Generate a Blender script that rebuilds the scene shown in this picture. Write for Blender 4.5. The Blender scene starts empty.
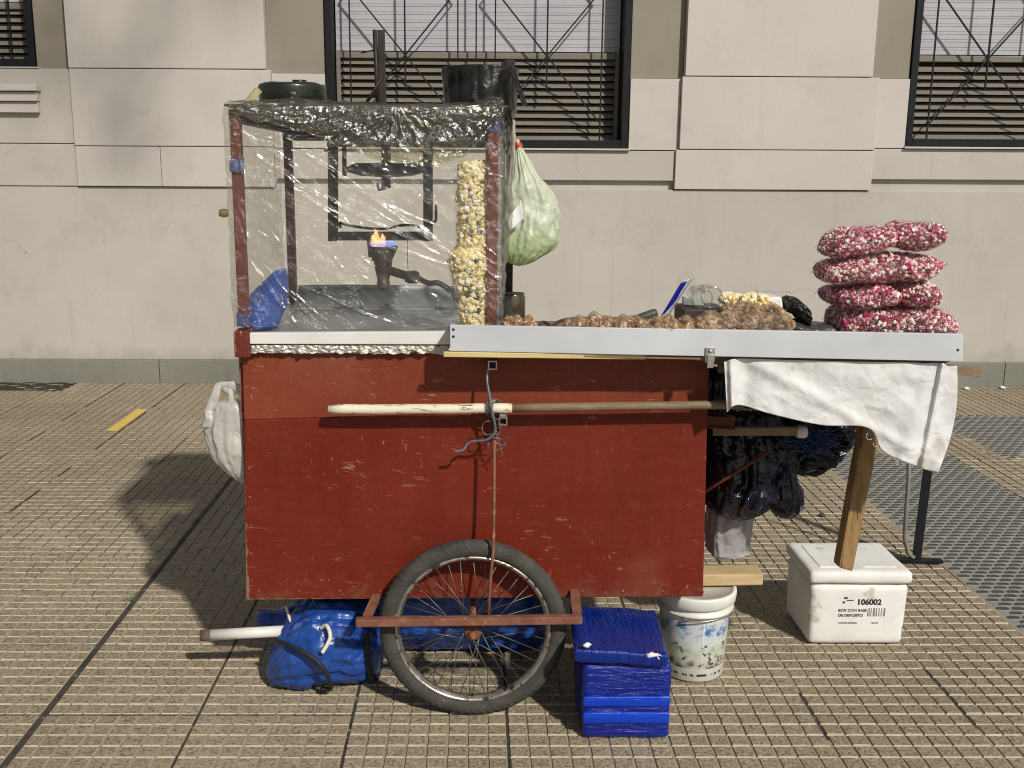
import bpy, bmesh, math, random
import numpy as np
from mathutils import Vector, Matrix, noise as mn
random.seed(7)
SC = bpy.context.scene
COL = SC.collection
PI = math.pi
V = Vector

# ------------------------------------------------------------------ camera
F, YAW, PIT, ROL, PX, PY, H = 1023.12, 0.0104, 0.2103, -0.0057, 486.54, 388.56, 1.3831
fw = V((math.sin(YAW)*math.cos(PIT), math.cos(YAW)*math.cos(PIT), -math.sin(PIT)))
r0 = V((math.cos(YAW), -math.sin(YAW), 0)); d0 = fw.cross(r0)
rt = math.cos(ROL)*r0 + math.sin(ROL)*d0
dn = -math.sin(ROL)*r0 + math.cos(ROL)*d0
cam = bpy.data.cameras.new('camera')
co = bpy.data.objects.new('camera', cam); COL.objects.link(co)
cam.sensor_width = 36; cam.lens = F/1024*36
cam.shift_x = (512-PX)/1024; cam.shift_y = (PY-384)/1024
cam.clip_start = .05; cam.clip_end = 500
up = -dn
co.matrix_world = Matrix(((rt.x, up.x, -fw.x, 0), (rt.y, up.y, -fw.y, 0), (rt.z, up.z, -fw.z, H), (0, 0, 0, 1)))
SC.camera = co


def ray(x, y):
    return rt*((x-PX)/F) + dn*((y-PY)/F) + fw


def at(x, y, Y):
    d = ray(x, y); t = Y/d.y
    return V((d.x*t, Y, d.z*t+H))


def atz(x, y, z):
    d = ray(x, y); t = (z-H)/d.z
    return V((d.x*t, d.y*t, z))


# ------------------------------------------------------------------ light
SUN = V((-.56, 1.0, -.90)).normalized()      # way the light travels
ELEV = math.asin(-SUN.z)
sl = bpy.data.lights.new('sun', 'SUN'); sl.energy = 3.85; sl.angle = math.radians(1.9); sl.color = (1, .945, .845)
so = bpy.data.objects.new('sun', sl); COL.objects.link(so)
so.rotation_euler = SUN.to_track_quat('-Z', 'Y').to_euler(); so.location = (3, -5, 6)
w = bpy.data.worlds.new('World'); SC.world = w; w.use_nodes = True
nt = w.node_tree; bg = nt.nodes['Background']
sk = nt.nodes.new('ShaderNodeTexSky'); sk.sky_type = 'NISHITA'; sk.sun_disc = False
sk.sun_elevation = ELEV; sk.sun_rotation = math.atan2(-SUN.x, -SUN.y)
hs = nt.nodes.new('ShaderNodeHueSaturation'); hs.inputs['Saturation'].default_value = .35
nt.links.new(sk.outputs[0], hs.inputs['Color']); nt.links.new(hs.outputs[0], bg.inputs['Color'])
bg.inputs['Strength'].default_value = .060
SC.view_settings.view_transform = 'Standard'; SC.view_settings.look = 'None'
SC.view_settings.exposure = 0; SC.view_settings.gamma = 1
SC.render.engine = 'CYCLES'
SC.cycles.transparent_max_bounces = 24; SC.cycles.max_bounces = 8
SC.cycles.use_denoising = True; SC.cycles.filter_width = 1.1

# ------------------------------------------------------------------ materials


class N:
    """small node-building helper"""
    def __init__(s, name):
        s.m = bpy.data.materials.new(name); s.m.use_nodes = True
        s.t = s.m.node_tree; s.b = s.t.nodes['Principled BSDF']; s.out = s.t.nodes['Material Output']
        s.tc = s.t.nodes.new('ShaderNodeTexCoord').outputs['Object']

    def new(s, t, **k):
        n = s.t.nodes.new('ShaderNode'+t)
        for a, v in k.items(): setattr(n, a, v)
        return n

    def link(s, a, b): s.t.links.new(a, b)

    def noise(s, scale, detail=4, rough=.55, stretch=None, rot=None, dist=0, geo=False):
        n = s.new('TexNoise'); n.inputs['Scale'].default_value = scale; n.inputs['Detail'].default_value = detail
        n.inputs['Roughness'].default_value = rough; n.inputs['Distortion'].default_value = dist
        src = s.tc
        if stretch or rot:
            mp = s.new('Mapping'); mp.inputs['Scale'].default_value = stretch or (1, 1, 1)
            mp.inputs['Rotation'].default_value = rot or (0, 0, 0)
            s.link(src, mp.inputs['Vector']); src = mp.outputs[0]
        s.link(src, n.inputs['Vector']); return n.outputs['Fac']

    def crumple(s, scale, warp=.35, stretch=None):
        nz = s.new('TexNoise'); nz.inputs['Scale'].default_value = scale*.8; nz.inputs['Detail'].default_value = 3
        s.link(s.tc, nz.inputs['Vector'])
        mp = s.new('Mapping'); mp.inputs['Scale'].default_value = stretch or (1, 1, 1); s.link(s.tc, mp.inputs['Vector'])
        vm = s.new('VectorMath', operation='SCALE'); s.link(nz.outputs['Color'], vm.inputs[0]); vm.inputs['Scale'].default_value = warp*2/scale
        va = s.new('VectorMath', operation='ADD'); s.link(mp.outputs[0], va.inputs[0]); s.link(vm.outputs[0], va.inputs[1])
        vo = s.new('TexVoronoi'); vo.feature = 'DISTANCE_TO_EDGE'; vo.inputs['Scale'].default_value = scale; s.link(va.outputs[0], vo.inputs['Vector'])
        v2 = s.new('TexVoronoi'); v2.feature = 'DISTANCE_TO_EDGE'; v2.inputs['Scale'].default_value = scale*2.7; s.link(va.outputs[0], v2.inputs['Vector'])
        return s.math('ADD', vo.outputs['Distance'], s.math('MULTIPLY', v2.outputs['Distance'], .35))

    def ramp(s, fac, stops, const=False):
        r = s.new('ValToRGB'); e = r.color_ramp.elements
        if const: r.color_ramp.interpolation = 'CONSTANT'
        while len(e) < len(stops): e.new(.5)
        for q, (p, c) in zip(e, stops):
            q.position = p
            q.color = (c, c, c, 1) if isinstance(c, (int, float)) else (*c, 1)
        s.link(fac, r.inputs['Fac']); return r.outputs['Color']

    def mix(s, fac, a, b, mode='MIX'):
        n = s.new('Mix', data_type='RGBA', blend_type=mode)
        for sock, v in ((n.inputs[0], fac), (n.inputs[6], a), (n.inputs[7], b)):
            if isinstance(v, (int, float)): sock.default_value = v
            elif isinstance(v, tuple): sock.default_value = (*v, 1)
            else: s.link(v, sock)
        return n.outputs[2]

    def math(s, op, a, b=0):
        n = s.new('Math', operation=op)
        for i, v in ((0, a), (1, b)):
            if isinstance(v, (int, float)): n.inputs[i].default_value = v
            else: s.link(v, n.inputs[i])
        return n.outputs[0]

    def bump(s, h, strength=.3, dist=.002, normal=None):
        n = s.new('Bump'); n.inputs['Strength'].default_value = strength; n.inputs['Distance'].default_value = dist
        s.link(h, n.inputs['Height'])
        if normal: s.link(normal, n.inputs['Normal'])
        return n.outputs[0]

    def set(s, color=None, rough=None, metal=None, normal=None, spec=None, **k):
        for nm, v in (('Base Color', color), ('Roughness', rough), ('Metallic', metal), ('Normal', normal), ('Specular IOR Level', spec)):
            if v is None: continue
            i = s.b.inputs[nm]
            if isinstance(v, tuple): i.default_value = (*v, 1)
            elif isinstance(v, (int, float)): i.default_value = v
            else: s.link(v, i)
        return s


def plain(name, a, b=None, scale=8, rough=.6, metal=0, bump=.2, bscale=60, bdist=.001, spots=None, spotscale=25, spotth=.62, stretch=None, spec=.5, crumple=None):
    n = N(name); b = b or tuple(min(1, c*1.35) for c in a)
    c = n.ramp(n.noise(scale, 6, .6, stretch), [(.3, a), (.7, b)])
    if spots:
        c = n.mix(n.ramp(n.noise(spotscale, 6, .65, stretch), [(spotth, 0.), (spotth+.05, 1.)]), c, spots)
    r = n.ramp(n.noise(scale*2.3, 3), [(.3, max(0, rough-.1)), (.7, min(1, rough+.1))])
    nm = n.bump(n.noise(bscale, 6, .6, stretch), bump, bdist)
    if crumple: nm = n.bump(n.crumple(crumple[0]), 1, crumple[1], nm)
    n.set(color=c, rough=r, metal=metal, spec=spec, normal=nm)
    return n.m


def clear(name, tint=(.95, .95, .95), gloss=.10, rough=.12, haze=.05, bump=.5, bscale=40, bdist=.003, hcol=(.9, .9, .9), fold=None, fres=.25, fleck=0):
    n = N(name)
    h = n.noise(bscale, 5, .6, dist=.6)
    if fold: h = n.math('ADD', h, n.noise(fold[0], 3, .5, fold[1], fold[2]))
    if fleck:
        msk = n.ramp(n.noise(26, 5, .7), [(.52, 0.), (.66, 1.)])
        h = n.math('ADD', h, n.math('MULTIPLY', n.math('MULTIPLY', n.noise(120, 4, .6), msk), fleck))
    nm = n.bump(h, bump, bdist)
    tr = n.new('BsdfTransparent'); tr.inputs[0].default_value = (*tint, 1)
    gl = n.new('BsdfGlossy'); gl.inputs['Roughness'].default_value = rough; gl.inputs[0].default_value = (1, 1, 1, 1); n.link(nm, gl.inputs['Normal'])
    df = n.new('BsdfTranslucent'); df.inputs[0].default_value = (*hcol, 1)
    d2 = n.new('BsdfDiffuse'); d2.inputs[0].default_value = (*hcol, 1); n.link(nm, d2.inputs['Normal'])
    md = n.new('MixShader'); md.inputs[0].default_value = .5; n.link(df.outputs[0], md.inputs[1]); n.link(d2.outputs[0], md.inputs[2])
    m1 = n.new('MixShader'); m1.inputs[0].default_value = haze; n.link(tr.outputs[0], m1.inputs[1]); n.link(md.outputs[0], m1.inputs[2])
    lw = n.new('LayerWeight'); lw.inputs['Blend'].default_value = .25; n.link(nm, lw.inputs['Normal'])
    f = n.math('ADD', n.math('MULTIPLY', lw.outputs['Fresnel'], fres), gloss)
    m2 = n.new('MixShader'); n.link(f, m2.inputs[0]); n.link(m1.outputs[0], m2.inputs[1]); n.link(gl.outputs[0], m2.inputs[2])
    n.link(m2.outputs[0], n.out.inputs['Surface'])
    return n.m


def bits(name, stops, rough=.6, const=True, spec=.4):
    n = N(name)
    g = n.new('NewGeometry')
    c = n.ramp(g.outputs['Random Per Island'], stops, const)
    c = n.mix(n.ramp(n.noise(300, 3), [(.3, 0.), (.7, .5)]), c, (1, .97, .86), 'MULTIPLY')
    n.set(color=c, rough=rough, spec=spec); return n.m


def red_paint(name, a, b, scr=.5):
    n = N(name)
    c = n.ramp(n.noise(3.2, 6, .65), [(.3, a), (.7, b)])
    c = n.mix(n.ramp(n.noise(5, 5, .6, (6, 6, .5)), [(.5, 0.), (.8, .35)]), c, tuple(x*.6 for x in a))
    c = n.mix(n.ramp(n.noise(9, 7, .75, (1, 1, 6)), [(.5, 0.), (.75, .32)]), c, (a[0]*1.5, a[0]*.36, a[0]*.22))
    c = n.mix(n.ramp(n.noise(70, 5, .7), [(.5, 0.), (.75, .35)]), c, tuple(x*.5 for x in a))
    c = n.mix(n.ramp(n.noise(2.0, 4, .6), [(.55, 0.), (.75, .35)]), c, (.23, .12, .08))
    s1 = n.ramp(n.noise(16, 7, .75, (1, 1, 4), (0, .35, 0)), [(.615, 0.), (.635, 1.)])
    s2 = n.ramp(n.noise(34, 6, .7, (2.2, 1, .8), (0, -.5, 0)), [(.655, 0.), (.67, 1.)])
    msk = n.ramp(n.noise(2.6, 2), [(.4, .1), (.65, 1.)])
    c = n.mix(n.math('MULTIPLY', n.math('MULTIPLY', n.math('MAXIMUM', s1, s2), msk), scr), c, (.46, .34, .27))
    ps = n.new('NewGeometry').outputs['Position']; sp = n.new('SeparateXYZ'); n.link(ps, sp.inputs[0])
    f = n.math('SUBTRACT', n.math('ADD', .40, n.math('MULTIPLY', n.noise(22, 7, .75), .55)), n.math('MULTIPLY', sp.outputs['Z'], 1.15))
    c = n.mix(n.ramp(f, [(.30, 0.), (.46, .5)]), c, (.20, .11, .075))
    ed = n.math('SUBTRACT', n.math('ADD', n.math('MULTIPLY', n.noise(45, 6, .8), .020), .2815), sp.outputs['Z'])
    c = n.mix(n.math('MULTIPLY', n.math('GREATER_THAN', ed, 0.), n.math('GREATER_THAN', sp.outputs['Z'], .27)), c, (.26, .17, .11))
    el = n.math('SUBTRACT', n.math('MULTIPLY', n.noise(14, 7, .85), .042), n.math('ADD', sp.outputs['X'], .608))
    c = n.mix(n.math('MULTIPLY', n.math('GREATER_THAN', el, 0.), .6), c, (.30, .19, .14))
    r = n.ramp(n.noise(9, 5), [(.3, .33), (.7, .6)])
    h = n.math('ADD', n.noise(7, 3), n.math('MULTIPLY', n.noise(120, 4), .25))
    n.set(color=c, rough=r, normal=n.bump(h, .25, .004), spec=.22); return n.m


RED = red_paint('red_paint', (.126, .0145, .0068), (.166, .0205, .010), .5)
REDU = red_paint('red_paint_upper', (.165, .032, .015), (.22, .048, .023), .6)
REDP = red_paint('red_post_paint', (.11, .022, .014), (.165, .038, .026), .9)
DARKRED = red_paint('dark_red_paint', (.10, .022, .018), (.17, .04, .03), .6)
RUST = plain('rusty_iron', (.13, .045, .025), (.24, .10, .06), 30, .75, bump=.5, bscale=120, spots=(.30, .2, .13), spotscale=60)
WHITEP = plain('white_trim_paint', (.62, .62, .61), (.72, .72, .70), 6, .45, bump=.08, spots=(.35, .3, .25), spotscale=40, spotth=.70)
GREYP = plain('grey_tray_paint', (.47, .49, .53), (.56, .58, .61), 5, .4, bump=.08, spots=(.12, .11, .10), spotscale=28, spotth=.735)
FOIL = plain('foil', (.42, .39, .34), (.62, .59, .53), 30, .5, .6, bump=.4, bscale=45, bdist=.003, spots=(.12, .09, .07), spotscale=30, spotth=.60)
GALV = plain('galvanised_sheet', (.42, .45, .48), (.60, .63, .66), 5, .38, .75, bump=.2, bscale=14, bdist=.006, spots=(.2, .2, .2), spotscale=9, spotth=.6)
BLACKM = plain('black_iron', (.012, .011, .010), (.035, .03, .026), 25, .5, .3, bump=.5, bscale=80)
POTM = plain('sooty_pot', (.006, .006, .006), (.02, .019, .018), 20, .32, .2, bump=.9, bscale=28, bdist=.006)
BROWNM = plain('rust_brown_post', (.010, .007, .006), (.035, .022, .018), 30, .6, .1, bump=.5, bscale=80)
OLIVE = plain('sooty_roof', (.035, .031, .02), (.075, .066, .042), 9, .6, bump=.5, bscale=22, bdist=.004)
BRASS = plain('old_brass', (.05, .042, .032), (.11, .09, .065), 30, .5, .6, bump=.4, bscale=90)
STEEL = plain('steel', (.35, .34, .33), (.55, .54, .52), 30, .35, .9, bump=.2)
RIMM = plain('rim_chrome', (.36, .33, .29), (.6, .57, .52), 30, .35, .85, bump=.3, spots=(.12, .08, .05), spotscale=50, spotth=.55)
TYRE = plain('dusty_rubber', (.028, .027, .024), (.066, .062, .053), 18, .85, bump=.4, bscale=120, spots=(.2, .19, .16), spotscale=35, spotth=.66)
WOODL = plain('pale_wood', (.42, .30, .15), (.58, .43, .24), 9, .6, bump=.4, bscale=30, stretch=(1, 6, 6), spots=(.2, .12, .06), spotscale=14, spotth=.68)
WOODP = plain('cream_painted_wood', (.62, .56, .42), (.74, .69, .55), 12, .5, bump=.4, bscale=40, stretch=(1, 5, 5), spots=(.2, .13, .07), spotscale=26, spotth=.57)
WOODD = plain('worn_wood', (.14, .09, .05), (.24, .17, .10), 14, .65, bump=.5, bscale=40, stretch=(1, 6, 6))
WOODLEG = plain('rough_timber', (.20, .115, .045), (.38, .24, .10), 12, .7, bump=.8, bscale=30, bdist=.003, stretch=(6, 6, 1), spots=(.07, .04, .02), spotscale=16, spotth=.60)
BAMBOO = plain('bamboo', (.48, .36, .14), (.62, .50, .24), 10, .5, stretch=(1, 8, 8))
WIRE = plain('grey_wire', (.12, .13, .15), (.28, .29, .32), 40, .4, .6)
CLOTH = plain('white_cloth', (.60, .605, .61), (.73, .735, .74), 7, .85, bump=.25, bscale=42, bdist=.003, spots=(.56, .55, .52), spotscale=7, spotth=.58, spec=.2, crumple=(9, .010))
BLACKBAG = plain('black_bag_plastic', (.003, .004, .010), (.009, .012, .028), 9, .24, bump=.3, bscale=40, bdist=.005, crumple=(8, .026))
NAVYBAG = plain('navy_bag_plastic', (.006, .010, .035), (.012, .022, .07), 9, .3, bump=.3, bscale=26, bdist=.006, crumple=(9, .02))
TARP = plain('blue_tarp', (.008, .04, .22), (.02, .085, .36), 6, .3, bump=.4, bscale=40, bdist=.004, spots=(.07, .13, .34), spotscale=9, spotth=.63, crumple=(6, .030))
STRAPM = plain('black_strap', (.008, .008, .009), (.02, .02, .022), 40, .7)
ROPE = plain('white_rope', (.55, .5, .42), (.7, .66, .58), 60, .8, bump=.8, bscale=200)
BRISTLE = plain('blue_bristles', (.01, .03, .12), (.03, .08, .24), 60, .4)
PVC = plain('white_pvc', (.62, .61, .57), (.74, .73, .69), 10, .45, spots=(.2, .11, .06), spotscale=18, spotth=.68)
RUSTEND = plain('rusted_pipe_end', (.07, .04, .025), (.2, .13, .09), 40, .8)
FOAM = plain('styrofoam', (.66, .655, .63), (.78, .775, .76), 7, .75, bump=.5, bscale=240, bdist=.001, spots=(.52, .49, .43), spotscale=9, spotth=.60)
INK = plain('black_ink', (.015, .015, .017), (.03, .03, .032), 30, .6)
INKG = plain('grey_ink', (.16, .16, .17), (.25, .25, .26), 30, .6)
BLUEWRAP = plain('blue_stretch_wrap', (.0, .008, .17), (.003, .018, .27), 5, .2, bump=1, bscale=16, bdist=.008, stretch=(.6, 1, 5))
BLUEWRAPL = plain('blue_stretch_wrap_lid', (.001, .012, .15), (.003, .026, .25), 8, .26, bump=1, bscale=18, bdist=.008, stretch=(5, .6, 1), spots=(.0, .006, .10), spotscale=12, spotth=.64)
BLUETAPE = plain('bright_blue_tape', (.0, .032, .42), (.003, .055, .56), 5, .25, bump=.8, bscale=16, bdist=.006, stretch=(.6, 1, 5))
GREENBAG = None
SACK = plain('grey_plastic_sack', (.26, .25, .26), (.38, .37, .38), 7, .4, bump=.3, bscale=40, bdist=.004, crumple=(7, .02))
PAPER = plain('white_paper', (.65, .65, .65), (.75, .75, .74), 10, .6)
FILM = clear('stretch_film', (.925, .925, .895), .080, .20, .03, .7, 40, .004, fres=.12, fleck=1.5)
FILMTOP = clear('bunched_film', (.70, .67, .52), .16, .19, .008, .8, 60, .005, fres=.08, fleck=2.)
FILMSIDE = clear('stretch_film_side', (.80, .80, .76), .05, .16, .05, .5, 30, .006, fres=.2)
NUTFILM = clear('nut_bag_film', (.95, .92, .88), .085, .2, .24, 1, 38, .016, fres=.08, hcol=(.60, .45, .30), fleck=1.)
BAGFILM = clear('clear_bag_film', (.985, .985, .985), .028, .10, .012, 1, 60, .016, fres=.06)
GLASS = clear('jar_glass', (.90, .92, .90), .05, .08, .03, .05, 20, .001, fres=.35)
SMOKYGLASS = clear('dirty_jar_glass', (.50, .46, .32), .08, .15, .30, .4, 30, .002, hcol=(.22, .2, .13))
POP = bits('popcorn', [(0, (.86, .70, .34)), (.25, (.92, .83, .54)), (.5, (.82, .63, .26)), (.68, (.95, .90, .70)), (.93, (.58, .37, .10))])
PINK = bits('pink_popcorn', [(0, (.42, .03, .11)), (.22, (.84, .72, .62)), (.38, (.27, .014, .06)), (.54, (.72, .30, .39)), (.70, (.90, .82, .74)), (.84, (.38, .03, .10))], .4)
PINKFILM = clear('popcorn_bag_film', (.975, .97, .97), .085, .19, .02, 1, 50, .012, fres=.10, fleck=1.)
NUT = bits('candied_nuts', [(0, (.40, .25, .14)), (.3, (.52, .35, .21)), (.6, (.28, .15, .08)), (.8, (.60, .44, .29))], .35)


def white_bag(name, a, b, green=False, zr=None):
    n = N(name)
    c = n.ramp(n.noise(5, 4, .6, (1, 1, .4)), [(.3, a), (.7, b)])
    if green:
        sp = n.new('SeparateXYZ'); n.link(n.tc, sp.inputs[0])
        f = n.math('ADD', sp.outputs['Z'], n.math('MULTIPLY', n.noise(9, 4), .12))
        c = n.mix(n.ramp(n.math('MULTIPLY', f, 2.0), [(.12, .9), (.36, 0.)]), c, (.40, .58, .16))
    nm = n.bump(n.noise(40, 4, .6), .5, .004)
    nm = n.bump(n.crumple(9, .5, (1, 1, .5)), 1, .014, nm)
    n.set(color=c, rough=.36, normal=nm); n.link(nm, n.b.inputs['Normal'])
    tl = n.new('BsdfTranslucent'); n.link(c, tl.inputs[0])
    tr = n.new('BsdfTransparent')
    m1 = n.new('MixShader'); m1.inputs[0].default_value = .30; n.link(n.b.outputs[0], m1.inputs[1]); n.link(tl.outputs[0], m1.inputs[2])
    m2 = n.new('MixShader'); m2.inputs[0].default_value = .16; n.link(m1.outputs[0], m2.inputs[1]); n.link(tr.outputs[0], m2.inputs[2])
    n.link(m2.outputs[0], n.out.inputs['Surface'])
    return n.m


GREENBAG = white_bag('green_white_bag', (.66, .73, .54), (.80, .84, .73), True)
WHITEBAG = white_bag('white_bag', (.62, .62, .58), (.76, .76, .72))
CREAMBAG = white_bag('cream_bag', (.55, .54, .45), (.7, .69, .6))

# wall paints


def wall_paint(name, a, b, stain, crack=.3, grime=0.):
    n = N(name)
    c = n.ramp(n.noise(1.1, 6, .6), [(.3, a), (.7, b)])
    c = n.mix(n.ramp(n.noise(3.5, 8, .7), [(.54, 0.), (.78, .55)]), c, stain)
    c = n.mix(n.ramp(n.noise(2.2, 6, .65, (9, 9, .6)), [(.58, 0.), (.80, .45)]), c, stain)
    c = n.mix(n.ramp(n.noise(26, 8, .75, (1, 1, 2.)), [(.645, 0.), (.68, .55)]), c, tuple(x*.6 for x in stain))
    nz = n.new('TexNoise'); nz.inputs['Scale'].default_value = 3; nz.inputs['Detail'].default_value = 6; n.link(n.tc, nz.inputs['Vector'])
    vm = n.new('VectorMath', operation='SCALE'); n.link(nz.outputs['Color'], vm.inputs[0]); vm.inputs['Scale'].default_value = .55
    va = n.new('VectorMath', operation='ADD'); n.link(n.tc, va.inputs[0]); n.link(vm.outputs[0], va.inputs[1])
    vo = n.new('TexVoronoi'); vo.feature = 'DISTANCE_TO_EDGE'; vo.inputs['Scale'].default_value = 1.05; n.link(va.outputs[0], vo.inputs['Vector'])
    cr = n.math('LESS_THAN', vo.outputs['Distance'], .0032)
    cr = n.math('MULTIPLY', cr, n.ramp(n.noise(.8, 3), [(.565, 0.), (.60, crack)]))
    c = n.mix(cr, c, tuple(x*.45 for x in stain))
    if grime:
        ps = n.new('NewGeometry').outputs['Position']; sp = n.new('SeparateXYZ'); n.link(ps, sp.inputs[0])
        f = n.math('SUBTRACT', n.math('ADD', .62, n.math('MULTIPLY', n.noise(7, 6, .7), .5)), n.math('MULTIPLY', sp.outputs['Z'], 1.6))
        c = n.mix(n.math('MULTIPLY', n.ramp(f, [(.45, 0.), (.72, 1.)]), grime), c, tuple(x*.62 for x in stain))
    h = n.math('ADD', n.math('ADD', n.noise(90, 5), n.noise(6, 4)), n.math('MULTIPLY', cr, -1.5))
    n.set(color=c, rough=.85, spec=.25, normal=n.bump(h, .28, .003)); return n.m


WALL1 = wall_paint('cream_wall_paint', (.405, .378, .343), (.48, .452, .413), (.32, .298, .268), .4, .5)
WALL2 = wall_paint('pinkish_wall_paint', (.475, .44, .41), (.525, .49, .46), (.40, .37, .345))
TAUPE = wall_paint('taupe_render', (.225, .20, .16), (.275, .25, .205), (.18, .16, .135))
PLINTH = wall_paint('grey_plinth_paint', (.155, .152, .128), (.235, .232, .20), (.10, .10, .085), .5, .0)
GRILLEM = plain('dark_grille_paint', (.006, .007, .009), (.012, .013, .016), 30, .6, 0, spec=.2)
BLIND = plain('pale_blind', (.36, .365, .40), (.42, .425, .46), 4, .5, bump=.05)
SLAT = plain('tan_shutter_slat', (.14, .124, .10), (.195, .174, .146), 4, .55, stretch=(1, 1, 20))
SLATD = plain('dark_shutter_gap', (.015, .012, .009), (.03, .025, .02), 8, .8)

# pavement
n = N('worn_tile_top'); g = n.new('NewGeometry')
c = n.ramp(n.noise(30, 5, .7), [(.35, (.325, .268, .185)), (.65, (.41, .345, .245))])
c = n.mix(n.ramp(g.outputs['Random Per Island'], [(0, 0.), (1, .40)]), c, (.30, .245, .16))
c = n.mix(n.ramp(n.noise(1.3, 6, .65), [(.42, 0.), (.68, .6)]), c, (.23, .185, .125))
c = n.mix(n.ramp(n.noise(5, 7, .7), [(.62, 0.), (.74, .45)]), c, (.10, .08, .06))
gp = g.outputs['Position']
va = n.new('VectorMath', operation='SUBTRACT'); n.link(gp, va.inputs[0]); va.inputs[1].default_value = (-1.118, 2.426, 0)
vs_ = n.new('VectorMath', operation='SCALE'); n.link(va.outputs[0], vs_.inputs[0]); vs_.inputs['Scale'].default_value = 2.5
vf = n.new('VectorMath', operation='FLOOR'); n.link(vs_.outputs[0], vf.inputs[0])
wn = n.new('TexWhiteNoise'); n.link(vf.outputs[0], wn.inputs['Vector'])
c = n.mix(n.ramp(wn.outputs['Value'], [(0, 0.), (1, .55)]), c, (.26, .215, .145))
c = n.mix(n.ramp(n.noise(.9, 5, .6), [(.46, 0.), (.66, .5)]), c, (.175, .14, .10))
vo = n.new('TexVoronoi'); vo.inputs['Scale'].default_value = 2.3; vo.inputs['Randomness'].default_value = 1; n.link(n.tc, vo.inputs['Vector'])
gum = n.math('LESS_THAN', n.math('ADD', vo.outputs['Distance'], n.math('MULTIPLY', n.noise(40, 3), .04)), .062)
c = n.mix(n.math('MULTIPLY', gum, .7), c, (.05, .045, .04))
sp = n.new('SeparateXYZ'); n.link(gp, sp.inputs[0])
c = n.mix(1., c, n.ramp(n.noise(120, 2, .6), [(.30, .38), (.44, .76), (.54, 1.), (.66, 1.0)]), 'MULTIPLY')
c = n.mix(n.ramp(n.noise(140, 2, .6, None, (.5, .3, 0)), [(.60, 0.), (.68, .65)]), c, (.62, .55, .43))
n.set(color=c, rough=.75, spec=.3, normal=n.bump(n.noise(120, 3, .7), 1, .003)); TILE = n.m
TILES = plain('tile_side', (.27, .22, .155), (.40, .335, .24), 3, .8, bump=.4, bscale=120)
TILED = plain('dark_tile_side', (.07, .058, .042), (.13, .11, .08), 12, .85)  # darker colour for the side faces of pads farther back
TILEF = plain('lit_tile_edge', (.40, .335, .24), (.54, .465, .345), 25, .8, bump=.4, bscale=120)  # pad front faces: the light they catch is painted in as paler colour
GROOVE = plain('tile_groove', (.25, .21, .155), (.36, .31, .235), 9, .85, bump=.4, bscale=150)
JOINT = plain('tile_joint', (.018, .016, .013), (.075, .064, .05), 16, .9, bump=.8, bscale=100, bdist=.004, spots=(.26, .22, .165), spotscale=22, spotth=.60)
n = N('dark_paver_top'); g = n.new('NewGeometry')
c = n.ramp(n.noise(180, 5, .7), [(.3, (.028, .029, .029)), (.7, (.075, .076, .073))])
c = n.mix(n.ramp(g.outputs['Random Per Island'], [(0, 0.), (1, .5)]), c, (.04, .04, .039))
n.set(color=c, rough=.6, normal=n.bump(n.noise(220, 4), .5, .0015)); DTILE = n.m
DTILES = plain('dark_paver_side', (.17, .165, .15), (.24, .235, .21), 12, .8)
DGROOVE = plain('dark_paver_groove', (.20, .195, .175), (.28, .27, .245), 10, .85)
YELLOW = plain('yellow_paint', (.52, .37, .07), (.66, .49, .12), 30, .7, bump=.5, bscale=150, spots=(.3, .22, .08), spotscale=40, spotth=.66)
EARTH = plain('dark_earth', (.012, .011, .008), (.04, .036, .026), 30, .95, bump=1, bscale=60, bdist=.01)

# ------------------------------------------------------------------ mesh helpers
WP = {}       # world position of every linked object


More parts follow.
